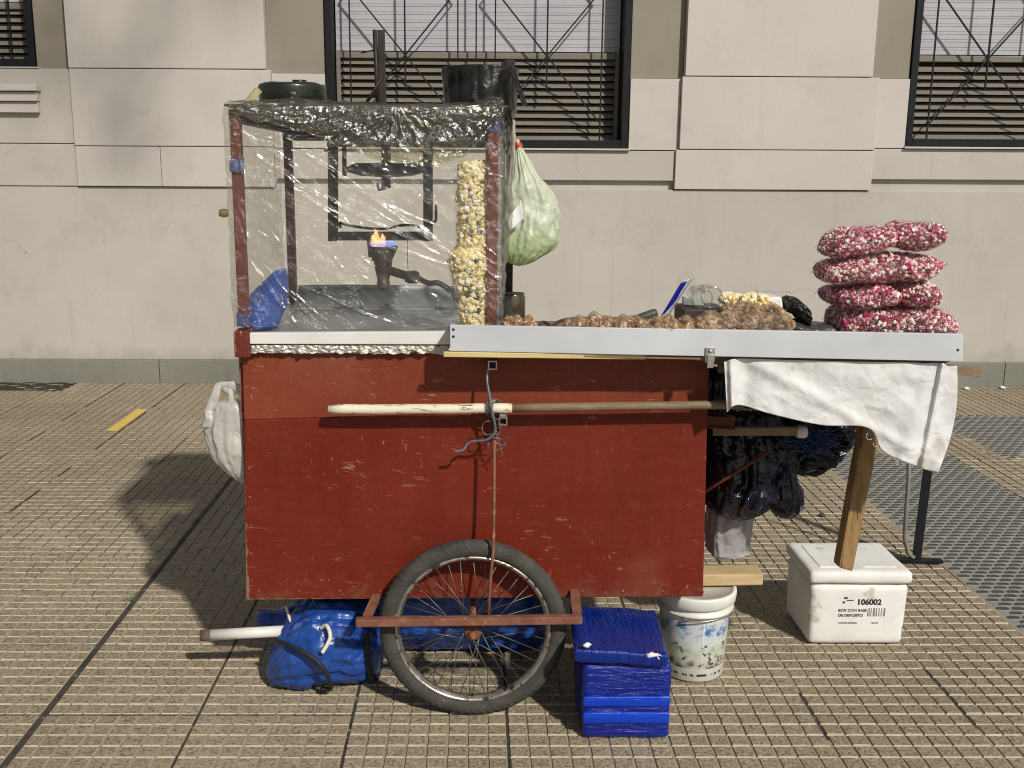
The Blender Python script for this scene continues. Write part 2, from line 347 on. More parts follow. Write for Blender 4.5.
class MB:
    def __init__(s): s.v = []; s.f = []; s.mi = []; s.sm = []

    def add(s, vs, fs, mi=0, smooth=True):
        o = len(s.v); s.v += [tuple(p) for p in vs]
        for f in fs: s.f.append([i+o for i in f]); s.mi.append(mi); s.sm.append(smooth)

    def bm(s, b, mi=0, smooth=False):
        b.verts.index_update()
        s.add([p.co.copy() for p in b.verts], [[q.index for q in f.verts] for f in b.faces], mi, smooth); b.free()

    def hexa(s, p, bev=0, mi=0, seg=2):
        """eight corners: bottom 0-3 anticlockwise from above, top 4-7"""
        b = bmesh.new(); vs = [b.verts.new(q) for q in p]
        for f in ((3, 2, 1, 0), (4, 5, 6, 7), (0, 1, 5, 4), (1, 2, 6, 5), (2, 3, 7, 6), (3, 0, 4, 7)): b.faces.new([vs[i] for i in f])
        if bev: bmesh.ops.bevel(b, geom=list(b.edges), offset=bev, segments=seg, affect='EDGES', profile=.6)
        bmesh.ops.recalc_face_normals(b, faces=b.faces)
        s.bm(b, mi); return s

    def box(s, x0, x1, y0, y1, z0, z1, bev=0, mi=0):
        return s.hexa([(x0, y0, z0), (x1, y0, z0), (x1, y1, z0), (x0, y1, z0), (x0, y0, z1), (x1, y0, z1), (x1, y1, z1), (x0, y1, z1)], bev, mi)

    def bar(s, a, b, wx, wy, up=(0, 0, 1), bev=0, mi=0):
        """rectangular bar from a to b"""
        a = V(a); b = V(b); d = (b-a).normalized(); u = V(up)
        if abs(d.dot(u)) > .95: u = V((1, 0, 0))
        x = d.cross(u).normalized()*wx/2; y = x.cross(d).normalized()*wy/2
        q = [a-x-y, a+x-y, a+x+y, a-x+y, b-x-y, b+x-y, b+x+y, b-x+y]
        return s.hexa(q, bev, mi)

    def tube(s, pts, r, n=10, mi=0, closed=False, cap=True, smooth=True):
        pts = [V(p) for p in pts]; m = len(pts)
        rs = r if isinstance(r, (list, tuple)) else [r]*m
        vs = []; fs = []; pu = None
        for i, p in enumerate(pts):
            if closed: d = pts[(i+1) % m]-pts[i-1]
            else: d = pts[min(i+1, m-1)]-pts[max(i-1, 0)]
            d.normalize()
            if pu is None:
                pu = d.orthogonal().normalized()
            pu = (pu-d*pu.dot(d)).normalized(); q = d.cross(pu)
            for k in range(n):
                a = 2*PI*k/n; vs.append(p+(pu*math.cos(a)+q*math.sin(a))*rs[i])
        for i in range(m if closed else m-1):
            j = (i+1) % m
            for k in range(n):
                l = (k+1) % n; fs.append([i*n+k, i*n+l, j*n+l, j*n+k])
        if cap and not closed: fs.append(list(range(n))[::-1]); fs.append([(m-1)*n+k for k in range(n)])
        s.add(vs, fs, mi, smooth); return s

    def lathe(s, prof, c=(0, 0, 0), n=40, axis='z', mi=0):
        vs = []; fs = []; c = V(c)
        for (r, h) in prof:
            for k in range(n):
                a = 2*PI*k/n; x, y = r*math.cos(a), r*math.sin(a)
                vs.append(c+(V((x, y, h)) if axis == 'z' else V((x, -h, y)) if axis == 'y' else V((h, x, y))))
        for i in range(len(prof)-1):
            for k in range(n):
                l = (k+1) % n; fs.append([i*n+k, i*n+l, (i+1)*n+l, (i+1)*n+k])
        s.add(vs, fs, mi); return s

    def grid(s, fn, nu, nv, mi=0, wrapu=False):
        vs = [fn(i/(nu if wrapu else nu-1), j/(nv-1)) for j in range(nv) for i in range(nu)]
        fs = [[j*nu+i, j*nu+(i+1) % nu, (j+1)*nu+(i+1) % nu, (j+1)*nu+i] for j in range(nv-1) for i in range(nu if wrapu else nu-1)]
        s.add(vs, fs, mi); return s

    def blob(s, c, r, jit=.35, mi=0, sq=(1, 1, 1)):
        c = V(c); q = Matrix.Rotation(random.random()*6.28, 3, V((random.random()-.5, random.random()-.5, random.random()-.5)))
        vs = [c+q @ V((p[0]*sq[0], p[1]*sq[1], p[2]*sq[2]))*r*(1+random.uniform(-jit, jit)) for p in ICO[0]]
        s.add(vs, ICO[1], mi, False); return s

    def build(s, name, mats, parent=None, kind=None, thick=0, label=None):
        me = bpy.data.meshes.new(name)
        if parent is not None: org = WP[parent]
        else:
            xs = [p[0] for p in s.v]; ys = [p[1] for p in s.v]; zs = [p[2] for p in s.v]
            org = V(((min(xs)+max(xs))/2, (min(ys)+max(ys))/2, min(zs)))
        me.from_pydata([V(p)-org for p in s.v], [], s.f)
        for m in (mats if isinstance(mats, (list, tuple)) else [mats]): me.materials.append(m)
        me.polygons.foreach_set('material_index', s.mi); me.polygons.foreach_set('use_smooth', s.sm)
        me.update()
        o = bpy.data.objects.new(name, me); COL.objects.link(o)
        if parent is not None: o.parent = parent
        else: o.location = org
        WP[o] = V(org)
        if thick:
            md = o.modifiers.new('thickness', 'SOLIDIFY'); md.thickness = thick; md.offset = 0
        if kind: o['kind'] = kind
        if label: o['label'] = label
        return o


b = bmesh.new(); bmesh.ops.create_icosphere(b, subdivisions=1, radius=1); b.verts.index_update()
ICO = ([p.co.copy() for p in b.verts], [[q.index for q in f.verts] for f in b.faces]); b.free()
b = bmesh.new(); bmesh.ops.create_icosphere(b, subdivisions=2, radius=1); b.verts.index_update()
ICO2 = ([p.co.copy() for p in b.verts], [[q.index for q in f.verts] for f in b.faces]); b.free()


def tag(o, label=None, cat=None, group=None, kind=None):
    for k, v in (('label', label), ('category', cat), ('group', group), ('kind', kind)):
        if v: o[k] = v
    return o


def thing(name, loc, label, cat, group=None):
    o = bpy.data.objects.new(name, None); COL.objects.link(o); o.location = loc; o.empty_display_size = .05
    WP[o] = V(loc); return tag(o, label, cat, group)


def structure(o): o['kind'] = 'structure'; return o


def fbm(p, s, o=3):
    return mn.fractal(V(p)*s, 1.0, 2.0, o)


def ridged(x): return 1-2*abs(x)


def smooth(t): t = max(0, min(1, t)); return t*t*(3-2*t)


def catm(pts, t):
    """Catmull-Rom through tuples, t in 0..1"""
    m = len(pts)-1; x = min(t*m, m-1e-6); i = int(x); f = x-i
    g = lambda k: pts[max(0, min(m, k))]
    out = []
    for a, b_, c_, d in zip(g(i-1), g(i), g(i+1), g(i+2)):
        out.append(.5*(2*b_+(c_-a)*f+(2*a-5*b_+4*c_-d)*f*f+(3*b_-a-3*c_+d)*f**3))
    return out


def sweep(st, U, W, nu=72, nv=60, fold=.08, folds=9, lump=.05, lscale=9, fneck=True, seed=0, zmin=None, sq=1):
    """closed soft body: stations (x,y,z,ra,rb) along an axis, cross-section in U,W"""
    mb = MB(); U = V(U); W = V(W); so_ = V((seed*3.7, seed*1.3, seed*7.1))
    rm = max(max(a[3], a[4]) for a in st)

    def fn(u, v):
        x, y, z, a, b_ = catm(st, v)
        a = max(a, .0015); b_ = max(b_, .0015)
        th = 2*PI*u; cs, sn = math.cos(th), math.sin(th)
        if sq != 1: cs = math.copysign(abs(cs)**sq, cs); sn = math.copysign(abs(sn)**sq, sn)
        p = V((x, y, z))+U*(cs*a)+W*(sn*b_)
        near = 1-min(1, max(a, b_)/rm)
        q = V((math.cos(th)*1.2, math.sin(th)*1.2, v*1.6))
        k = fold*(.35+near if fneck else 1)
        d = k*ridged(mn.noise(V((math.cos(th)*folds*.32, math.sin(th)*folds*.32, v*1.1))+so_)*1.6) + lump*fbm(p+so_, lscale, 4)*1.4
        d += .35*k*ridged(mn.noise(q*folds*.7+so_)*1.5)
        p = p+(U*(cs*a)+W*(sn*b_))*d
        if zmin is not None and p.z < zmin: p.z = zmin+random.uniform(0, .001)
        return p
    mb.grid(fn, nu, nv, wrapu=True)
    o = len(mb.v)-nu*nv
    mb.f.append([o+k for k in range(nu)][::-1]); mb.mi.append(0); mb.sm.append(True)
    mb.f.append([o+(nv-1)*nu+k for k in range(nu)]); mb.mi.append(0); mb.sm.append(True)
    return mb


# ================================================================== PAVEMENT
DARKS = [  # outlines of the dark paving on the ground
    [(1.695, .5), (2.39, .5), (2.39, 4.93), (1.695, 4.93)],
    [(2.44, 5.86), (2.74, 5.80), (4.6, 5.75), (4.6, 5.05), (2.98, 5.15), (2.84, 5.02), (2.66, 4.86), (2.60, 4.98), (2.65, 5.25), (2.50, 5.50)],
    [(2.64, 4.62), (2.72, 4.90), (2.95, 5.0), (4.6, 4.85), (4.6, 4.2), (2.74, 4.25)],
]


def inside(x, y, poly):
    r = False; j = len(poly)-1
    for i in range(len(poly)):
        a, b_ = poly[i], poly[j]
        if (a[1] > y) != (b_[1] > y) and x < (b_[0]-a[0])*(y-a[1])/(b_[1]-a[1])+a[0]: r = not r
        j = i
    return r


TX0 = -1.118          # a tile joint runs here, tiles are 0.40 m
TY0 = 2.426
mb = MB()
mb.grid(lambda u, v: V((-60+120*u, -55+120*v, -.0044)), 13, 13)
structure(mb.build('pavement', GROOVE))
mb = MB(); dk = MB(); jn = MB()


def pad(m, x0, x1, y0, y1, h, ch=.0028, tx=0, ty=0, cut=0):
    if cut:
        c = cut; o8 = [(x0+c, y0), (x1-c, y0), (x1, y0+c*.7), (x1, y1-c*.7), (x1-c, y1), (x0+c, y1), (x0, y1-c*.7), (x0, y0+c*.7)]
    else: o8 = [(x0, y0), (x1, y0), (x1, y1), (x0, y1)]
    cx, cy = (x0+x1)/2, (y0+y1)/2; k = len(o8)
    sx = 1-2*ch/(x1-x0); sy = 1-2*ch/(y1-y0)
    vs = [(p[0], p[1], -.0065) for p in o8]+[(cx+(p[0]-cx)*sx, cy+(p[1]-cy)*sy, h+tx*(p[0]-cx)+ty*(p[1]-cy)) for p in o8]
    m.add(vs, [list(range(k, 2*k))], 0, False)
    m.add(vs, [], 0)
    m.v = m.v[:-len(vs)]
    o = len(m.v)-len(vs)
    for i in range(k):
        m.f.append([o+i, o+(i+1) % k, o+k+(i+1) % k, o+k+i]); m.mi.append(1 if cut else 3 if (i != 0 and y0 > 3.5+random.uniform(-.5, .5)) else 2 if (i == 0 and random.random() < 1.15-.42*max(0, y0-2.9)) else 1); m.sm.append(False)  # painted lit colour on front faces, thinning out farther back as light fades


nx0, nx1 = int((-4.9-TX0)/.05), int((4.6-TX0)/.05)
ny0, ny1 = int((1.1-TY0)/.05), int((6.66-TY0)/.05)
random.seed(3)
ctilt = {}
for i in range(nx0, nx1):
    for j in range(ny0, ny1):
        x = TX0+i*.05; y = TY0+j*.05
        if any(inside(x+.025, y+.025, P) for P in DARKS): continue
        if x < -2.60 and y > 6.33: continue
        gx0 = .0034 if i % 8 == 0 else .0015; gx1 = .0034 if i % 8 == 7 else .0015
        gy0 = .0034 if j % 8 == 0 else .0016; gy1 = .0034 if j % 8 == 7 else .0016
        if i == 0: gx0 = .013
        if i == -1: gx1 = .009
        if i % 8 == 0 and (i//8) in (-3, -2) and random.random() < .8: gx0 = .009
        key = (i//8, j//8)
        if key not in ctilt: ctilt[key] = (random.uniform(-.0016, .0016), random.uniform(-.004, .004), random.uniform(-.004, .004))
        h, tx, ty = ctilt[key]
        u = (i % 8-3.5)*.05; v = (j % 8-3.5)*.05
        e = lambda: random.uniform(-.0007, .0007)
        pad(mb, x+gx0+e(), x+.05-gx1+e(), y+gy0+e(), y+.05-gy1+e(), min(0, h*.5+tx*u+ty*v+random.uniform(-.0008, 0)-.0004), random.uniform(.0018, .0032)*(1 if y < 4.2 else .7), tx+random.uniform(-.006, .006), ty+random.uniform(-.006, .006))
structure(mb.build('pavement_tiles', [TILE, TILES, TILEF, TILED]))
for j in range(ny0*2, ny1*2):
    y = TY0+j*.034
    if y > 6.6 or y < 1.1: continue
    for i in range(int(1.6/.052), int(4.6/.052)):
        x = i*.052+(.026 if j % 2 else 0)
        if not any(inside(x+.026, y+.017, P) for P in DARKS): continue
        e = lambda: random.uniform(-.001, .001)
        pad(dk, x+.0035+e(), x+.0485+e(), y+.003+e(), y+.031+e(), -.001+random.uniform(-.0008, .0006), .003, random.uniform(-.01, .01), random.uniform(-.01, .01), .009)
structure(dk.build('dark_paving', [DTILE, DTILES]))
for P, nm in ((DARKS[0], 0), (DARKS[1], 1), (DARKS[2], 2)):
    m_ = MB(); m_.add([(p[0], p[1], -.0041) for p in P], [list(range(len(P)))], 0, False)
    structure(m_.build('dark_paving_bed', DGROOVE))
k = 0
for i in range(int(nx0/8)-1, int(nx1/8)+1):
    x = TX0+i*.4
    y = 1.1
    while y < 6.6:
        L = random.uniform(.06, .34)
        wd = .0115 if i == 0 else (.0075 if i in (-2, -3) else .0042)
        if (i == 0 or random.random() < (.72 if i in (-2, -3, 1, 2, 3, 4) else .5)) and not any(inside(x+.01, y+L/2, P) for P in DARKS):
            jn.add([(x-wd*.7, y, -.0040), (x+wd, y, -.0040), (x+wd, y+L, -.0040), (x-wd*.7, y+L, -.0040)], [[0, 1, 2, 3]], 0, False)
        y += L
for j in range(int(ny0/8)-1, int(ny1/8)+1):
    y = TY0+j*.4; x = -4.8
    while x < 4.5:
        L = random.uniform(.2, .6)
        if random.random() < .45 and not any(inside(x+L/2, y, P) for P in DARKS) and not (x < -2.5 and y > 6.3):
            jn.add([(x, y-.0035, -.0037), (x+L, y-.0035, -.0037), (x+L, y+.0035, -.0037), (x, y+.0035, -.0037)], [[0, 1, 2, 3]], 0, False)
        x += L
structure(jn.build('tile_joints', JOINT))
m_ = MB(); m_.grid(lambda u, v: V((-5+2.37*u+ (.0 if u < 1 else .02*fbm((0, v*3, 0), 4)), 6.345+.305*v, -.003+.006*fbm((u*9, v*3, 0), 3))), 60, 12)
structure(m_.build('soil_bed', EARTH))
# yellow painted strip
m_ = MB()
m_.hexa([(-1.985, 5.35, .0005), (-1.925, 5.35, .0005), (-1.925, 5.845, .0005), (-1.985, 5.845, .0005), (-1.985, 5.35, .005), (-1.925, 5.35, .005), (-1.925, 5.845, .005), (-1.985, 5.845, .005)], .001)
tag(m_.build('yellow_strip', YELLOW), 'short yellow strip stuck along a paving joint left of the cart', 'strip')

# ================================================================== BUILDING
bld = thing('building', (0, 6.9, 0), 'pale rendered building front with pilasters and barred shuttered windows', 'building')


def wallpart(name, x0, x1, yf, z0, z1, m, yb=7.05, bev=.006, parent=None):
    return MB().box(x0, x1, yf, yb, z0, z1, bev).build(name, m, parent or bld)


m_ = MB(); m_.box(-6, -2.09, 6.632, 7.0, -.02, .150, .004); m_.box(-2.085, .7, 6.632, 7.0, -.02, .150, .004)
x = .703
while x < 6: m_.box(x, min(6, x+.397), 6.632, 7.0, -.02, .152, .004); x += .401
m_.build('plinth', PLINTH, bld)
m_ = MB(); m_.box(-6, 6, 6.66, 7.05, .15, 1.267, .004); m_.build('lower_wall', WALL1, bld)
wins = [(-4.66, -2.75, 1.995), (-.95, .96, 1.522), (2.725, 4.63, 1.545)]
pil = [(-2.53, -1.285), (1.262, 2.49)]
TOP = 4.6
for (a, b_) in pil:
    left = a < 0
    zc = 1.985 if left else 1.962
    m_ = MB()
    if left:
        m_.box(a, -2.0, 6.640, 7.05, 1.271, 1.517, .004); m_.box(-1.997, b_, 6.640, 7.05, 1.271, 1.517, .004)
        m_.box(a, b_, 6.634, 7.05, 1.521, zc, .004); m_.box(a, b_-.028, 6.628, 7.05, zc+.004, TOP, .004)
    else:
        m_.box(a, b_+.03, 6.643, 7.05, 1.271, 1.517, .004); m_.box(a+.02, b_+.03, 6.636, 7.05, 1.521, zc, .004)
        m_.box(a+.035, b_-.02, 6.629, 7.05, zc+.004, TOP, .004)
    m_.build('pilaster', WALL2, bld)
# bays between the pilasters
m_ = MB()
m_.box(-1.283, 1.26, 6.70, 7.04, 1.262, 1.33)              # back of the slot
m_.box(2.522, 6, 6.70, 7.04, 1.262, 1.34)
m_.box(-1.283, 1.26, 6.664, 7.05, 1.323, 1.508, .004)        # aprons
m_.box(2.522, 6, 6.664, 7.05, 1.340, 1.53, .004)
m_.box(-6, -2.532, 6.652, 7.05, 1.271, 1.530, .004)
m_.box(-6, -2.532, 6.648, 7.05, 1.534, 1.985, .004)
m_.build('apron_wall', WALL1, bld)
m_ = MB()
for (x0, x1, z0, z1) in ((-1.283, -.953, 1.514, 1.967), (.963, 1.28, 1.514, 1.95), (2.522, 2.722, 1.535, 1.958), (4.633, 6, 1.535, 1.958)):
    MB().box(x0, x1, 6.668, 7.05, z0, z1, .003).build('jamb_wall', WALL2, bld)
m_ = MB()
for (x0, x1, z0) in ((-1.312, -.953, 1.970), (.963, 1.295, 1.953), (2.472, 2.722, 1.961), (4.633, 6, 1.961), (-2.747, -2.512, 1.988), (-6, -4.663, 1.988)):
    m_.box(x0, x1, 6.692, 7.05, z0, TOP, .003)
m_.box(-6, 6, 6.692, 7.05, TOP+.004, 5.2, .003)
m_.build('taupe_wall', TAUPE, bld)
m_ = MB()
m_.box(-6, -2.715, 6.565, 6.645, 1.845, 1.885, .006); m_.box(-6, -2.725, 6.590, 6.645, 1.785, 1.842, .006)
m_.box(-6, -2.73, 6.612, 6.645, 1.718, 1.782, .004)
m_.build('sill_moulding', WALL2, bld)
for wi, (x0, x1, zb) in enumerate(wins):
    zt = TOP-.004; cx = (x0+x1)/2-(.0125 if wi == 1 else 0); zs = 2.092+(.28 if wi == 0 else 0)
    fr = MB()
    fw_ = .046
    fr.box(x0+.002, x0+fw_, 6.675, 6.80, zb, zt, .004); fr.box(x1-fw_, x1-.002, 6.675, 6.80, zb, zt, .004)
    fr.box(x0+fw_+.001, x1-fw_-.001, 6.675, 6.80, zb, zb+.05, .004); fr.box(x0+fw_+.001, x1-fw_-.001, 6.675, 6.80, zt-.05, zt, .004)
    win = fr.build('window', GRILLEM, bld)
    s_ = MB().box(x0-.01 if wi else x0-.3, x1+.01 if wi else x1+.03, 6.64, 6.85, zb-.012 if wi else 1.987, zb-.001, .002); s_.build('sill', WALL2, win)
    # upper pane with a pale blind
    MB().box(x0+fw_+.002, x1-fw_-.002, 6.862, 6.88, zs+.035, zt-.002).build('blind', BLIND, win)
    sh = MB()
    sh.box(x0+fw_+.002, x1-fw_-.002, 6.90, 6.92, zb+.01, zs+.03, 0, 1)
    sh.box(x0+fw_+.03, x1-fw_-.03, 6.835, 6.875, zs-.012, zs+.026, .003)
    sh.box(x0+fw_+.003, x0+fw_+.029, 6.83, 6.885, zb+.05, zs+.03, .003); sh.box(x1-fw_-.029, x1-fw_-.003, 6.83, 6.885, zb+.05, zs+.03, .003)
    z = zb+.055
    while z < zs-.035:
        e = random.uniform(-.002, .002)
        sh.hexa([(x0+fw_+.03, 6.838+e, z), (x1-fw_-.03, 6.838-e, z), (x1-fw_-.03, 6.852, z), (x0+fw_+.03, 6.852, z),
                 (x0+fw_+.03, 6.876, z+.0385), (x1-fw_-.03, 6.876, z+.0385), (x1-fw_-.03, 6.888, z+.0385), (x0+fw_+.03, 6.888, z+.0385)], .002)
        z += .0465
    sh.build('louvre_shutter', [SLAT, SLATD], win)
    gr = MB(); Y = 6.735
    r = .0075
    for s in (-1, 1):
        X = cx+s*.4465; Zx = 2.085+(.3 if wi == 0 else 0)
        gr.bar((X, Y, zb+.36), (X, Y, zt), .010, .010)
        gr.bar((X+s*.345, Y, zb+.05), (X+s*.345, Y, zt), .009, .009)
        for t in (-1, 1):
            gr.bar((X-t*.34, Y+.004, Zx-.40), (X+t*.36, Y+.004, Zx+.43), .009, .009, up=(0, 1, 0))
            gr.bar((X+t*.36, Y+.004, Zx+.43), (X-t*.34, Y+.004, Zx+1.26), .009, .009, up=(0, 1, 0))
    for X in (-.115, 0, .12): gr.bar((cx+X, Y, zs-.03), (cx+X, Y, zt), .009, .009)
    z = zs+.06
    while z < zt: gr.tube([(x0+fw_, 6.83, z), (x1-fw_, 6.83, z)], .0010, 5); z += .048
    gr.build('grille', GRILLEM, win)
MB().box(-6, 6, 6.93, 7.05, .1, 5.1).build('inner_wall', SLATD, bld)

# ================================================================== CART
cart = thing('popcorn_cart', (0, 2.85, 0), 'red painted wooden popcorn cart with bicycle wheel, film-wrapped cabinet and grey tray', 'street cart')
YF, YB = 2.49, 3.20
XL, XR = -.592, .588
ZB, ZT, ZS = .292, .935, .790


def part(mb, name, m, parent=None, **k): return mb.build(name, m, parent or cart, **k)


m_ = MB().hexa([(XL-.004, YF, ZB-.004), (XR+.006, YF, ZB+.006), (XR+.006, YF+.018, ZB+.006), (XL-.004, YF+.018, ZB-.004), (XL+.012, YF, .768), (XR-.008, YF, .808), (XR-.008, YF+.018, .808), (XL+.012, YF+.018, .768)], .004)
part(m_, 'front_panel', RED)
m_ = MB().hexa([(XL+.012, YF+.003, .7685), (XR-.008, YF+.003, .8085), (XR-.008, YF+.02, .8085), (XL+.012, YF+.02, .7685), (XL+.014, YF+.003, .946), (XR-.008, YF+.003, .955), (XR-.008, YF+.02, .955), (XL+.014, YF+.02, .946)], .002)
part(m_, 'upper_front_panel', REDU)
m_ = MB().box(XL, XL+.018, YF+.021, YB-.001, ZB, ZT, .003); part(m_, 'side_panel', RED)
m_ = MB().box(XR-.022, XR-.004, YF+.021, YB-.001, ZB+.006, .90, .003); part(m_, 'side_panel', DARKRED)
m_ = MB().box(XL, XR, YB, YB+.018, ZB, ZT-.03, .003); part(m_, 'back_panel', RED)
m_ = MB().box(XL+.02, XR-.024, YF+.021, YB-.002, ZB+.004, ZB+.022); part(m_, 'bottom_panel', WOODD)
NAIL = [(.0001, .002), (.003, .0015), (.0035, 0)]
for x in [XL+.03+i*.105 for i in range(12)]:
    part(MB().lathe(NAIL, (x, YF-.0005, ZB+.021), 8, 'y'), 'nail', RUST)
for z in [ZB+.05+.075*i for i in range(6)]: part(MB().lathe(NAIL, (XL+.012+.02*(z-ZB), YF-.0005, z), 8, 'y'), 'nail', RUST)
# iron edge and dark bottom seam
# cabinet
FZ = 1.005
m_ = MB().box(XL+.006, .10, YF+.005, YB, ZT+.022, ZT+.040, .002); part(m_, 'cabinet_floor', GALV)
m_ = MB().hexa([tuple(at(249, 344, 2.474)), tuple(at(452, 344.5, 2.474)), tuple(at(452, 344.5, 2.474)+V((0, .02, 0))), tuple(at(249, 344, 2.474)+V((0, .02, 0))),
                tuple(at(249, 333, 2.474)), tuple(at(452, 331.5, 2.474)), tuple(at(452, 331.5, 2.474)+V((0, .02, 0))), tuple(at(249, 333, 2.474)+V((0, .02, 0)))], .002)
part(m_, 'trim_strip', WHITEP)
a0 = at(250, 345, 2.478); a1 = at(250, 353, 2.478); b0 = at(452, 345, 2.478)
m_ = MB(); m_.grid(lambda u, v: V((a0.x+(b0.x-a0.x)*u, 2.480+.003*ridged(fbm((u*26, v*3, 1), 1.3)*2)-.012*v*(mn.noise(V((u*22, 0, 3)))*.8+.3), a0.z+(a1.z-a0.z)*v*(1+.25*mn.noise(V((u*30, 2, 3)))))), 160, 10)
part(m_, 'foil_strip', FOIL, thick=.001)
c0 = at(242.5, 356, 2.468); m_ = MB().box(c0.x-.020, c0.x+.019, 2.466, 2.53, c0.z-.004, at(242, 331, 2.468).z, .004); part(m_, 'corner_block', REDP)
ZR = 1.525
XP = (-.5715, .0385)
for x, y in ((XP[0], 2.505), (XP[0], 3.185), (XP[1], 2.505), (XP[1], 3.185)):
    m_ = MB().box(x-.0125, x+.0125, y-.0125, y+.0125, ZT+.04 if y > 3 else ZT+.07, ZR-.004, .002); part(m_, 'corner_post', REDP if y < 3 else DARKRED)
m_ = MB().grid(lambda u, v: V((-.592+.665*u, 2.487+.735*v, ZR+.004+.002*fbm((u*3, v*3, 2), 2))), 40, 40); part(m_, 'roof', OLIVE, thick=.006)
m_ = MB().box(-.585, .06, 3.17, 3.20, ZR-.058, ZR-.001, .003).box(-.585, .06, 2.492, 2.512, ZR-.02, ZR-.006, .002)
m_.box(-.585, -.56, 2.52, 3.165, ZR-.035, ZR-.006, .002).box(.03, .055, 2.52, 3.165, ZR-.035, ZR-.006, .002)
part(m_, 'roof_frame', BLACKM)
# inner basin wall of galvanised sheet
zz = at(350, 285, 3.17).z
m_ = MB().grid(lambda u, v: V((-.55+.58*u, 3.165-.12*(1-v)**2, FZ-.03+(zz-FZ+.03)*v*(1+.03*math.sin(u*5)))), 40, 16); part(m_, 'basin_wall', GALV, thick=.003)
# uprights behind the cabinet
p0 = at(381, 30, 2.95); p1 = at(383, 104, 2.95)
m_ = MB().bar((p0.x, 2.95, p0.z), (p1.x, 2.95, ZR), .013, .02, bev=.002).tube([(p0.x-.017, 2.945, p0.z), (p1.x-.013, 2.945, ZR)], .006)
m_.tube([at(361, 53, 2.95), at(378, 49, 2.95)], .002, 6).tube([at(366, 103, 2.94), at(383, 76, 2.94)], .004, 6)
part(m_, 'chimney_post', BROWNM)
p0 = at(511, 60, 2.92); pz = at(511, 318, 2.92)
m_ = MB().bar((p0.x, 2.92, p0.z), (p0.x, 2.92, pz.z), .019, .022, bev=.002).tube([(p0.x-.021, 2.90, p0.z-.005), (p0.x-.017, 2.90, pz.z)], .006)
m_.tube([(p0.x-.012, 2.895, p0.z-.002), (p0.x-.012, 2.895, p0.z-.16)], .005, 8)
part(m_, 'tall_post', BROWNM)
# tray -------------------------------------------------------------
YT = 2.37
tl, tr_, bl, br = at(450, 325, YT), at(963, 334, YT), at(450, 351, YT), at(963, 361.5, YT)


def tz(x, t):  # z on lip at x, t 0 bottom 1 top
    u = (x-bl.x)/(br.x-bl.x)
    return (bl.z+(br.z-bl.z)*u)*(1-t)+(tl.z+(tr_.z-tl.z)*u)*t


m_ = MB().hexa([bl, br, br+V((0, .004, 0)), bl+V((0, .004, 0)), tl, tr_, tr_+V((0, .004, 0)), tl+V((0, .004, 0))], .0015)
m_.hexa([tl+V((0, .0045, -.004)), tr_+V((0, .0045, -.004)), tr_+V((0, .016, -.004)), tl+V((0, .016, -.004)), tl+V((0, .0045, -.001)), tr_+V((0, .0045, -.001)), tr_+V((0, .016, -.001)), tl+V((0, .016, -.001))])
m_.hexa([br+V((-.003, .0045, 0)), br+V((0, .0045, 0)), V((br.x, 3.18, br.z)), V((br.x-.003, 3.18, br.z)), tr_+V((-.003, .0045, -.005)), tr_+V((0, .0045, -.005)), V((br.x, 3.18, br.z+.03)), V((br.x-.003, 3.18, br.z+.03))])
m_.hexa([bl+V((0, .0045, 0)), bl+V((.003, .0045, 0)), V((bl.x+.003, 2.485, bl.z)), V((bl.x, 2.485, bl.z)), tl+V((0, .0045, -.005)), tl+V((.003, .0045, -.005)), V((bl.x+.003, 2.485, tl.z-.01)), V((bl.x, 2.485, tl.z-.01))])
tray = part(m_, 'tray', GREYP)
m_ = MB().hexa([(bl.x+.004, YT+.005, .958), (.53, YT+.005, .948), (.53, 2.50, .948), (bl.x+.004, 2.50, .958), (bl.x+.004, YT+.005, .962), (.53, YT+.005, .952), (.53, 2.50, .952), (bl.x+.004, 2.50, .962)])
m_.box(.10, br.x-.005, 2.506, 3.18, .912, .922).box(.535, br.x-.005, YT+.055, 2.504, .935, .945)
part(m_, 'tray_floor', WOODD)
for (x, y) in ((453, 329.5), (453, 336.5), (957.5, 350)):
    p = at(x, y, YT); part(MB().lathe([(.0001, .0012), (.0028, .0010), (.0034, 0)], (p.x+.001, YT-.0003, p.z), 12, 'y'), 'screw', BLACKM, tray)
p = at(710, 355, YT-.003)
m_ = MB().box(p.x-.011, p.x+.011, YT-.005, YT-.001, p.z-.018, p.z+.018, .001).box(p.x-.007, p.x+.008, YT-.010, YT-.0055, p.z-.030, p.z+.002, .001)
m_.lathe([(.0001, .002), (.004, .002), (.005, 0)], (p.x, YT-.006, p.z+.009), 12, 'y')
part(m_, 'latch', STEEL)
a = at(443.5, 354, 2.372); b_ = at(645, 356.6, 2.385)
m_ = MB().bar(a, b_, .012, .0125, bev=.002); part(m_, 'bamboo_strip', BAMBOO)
m_ = MB().box(.60, br.x-.01, 2.475, 2.50, .895, .934, .003).box(.62, br.x-.01, 3.10, 3.14, .87, .911, .003).box(1.09, 1.13, 2.465, 3.095, .87, .911, .003)
m_.bar(at(930, 367, 2.45), at(978, 372, 2.50), .02, .022, bev=.002)
part(m_, 'tray_frame', WOODD)
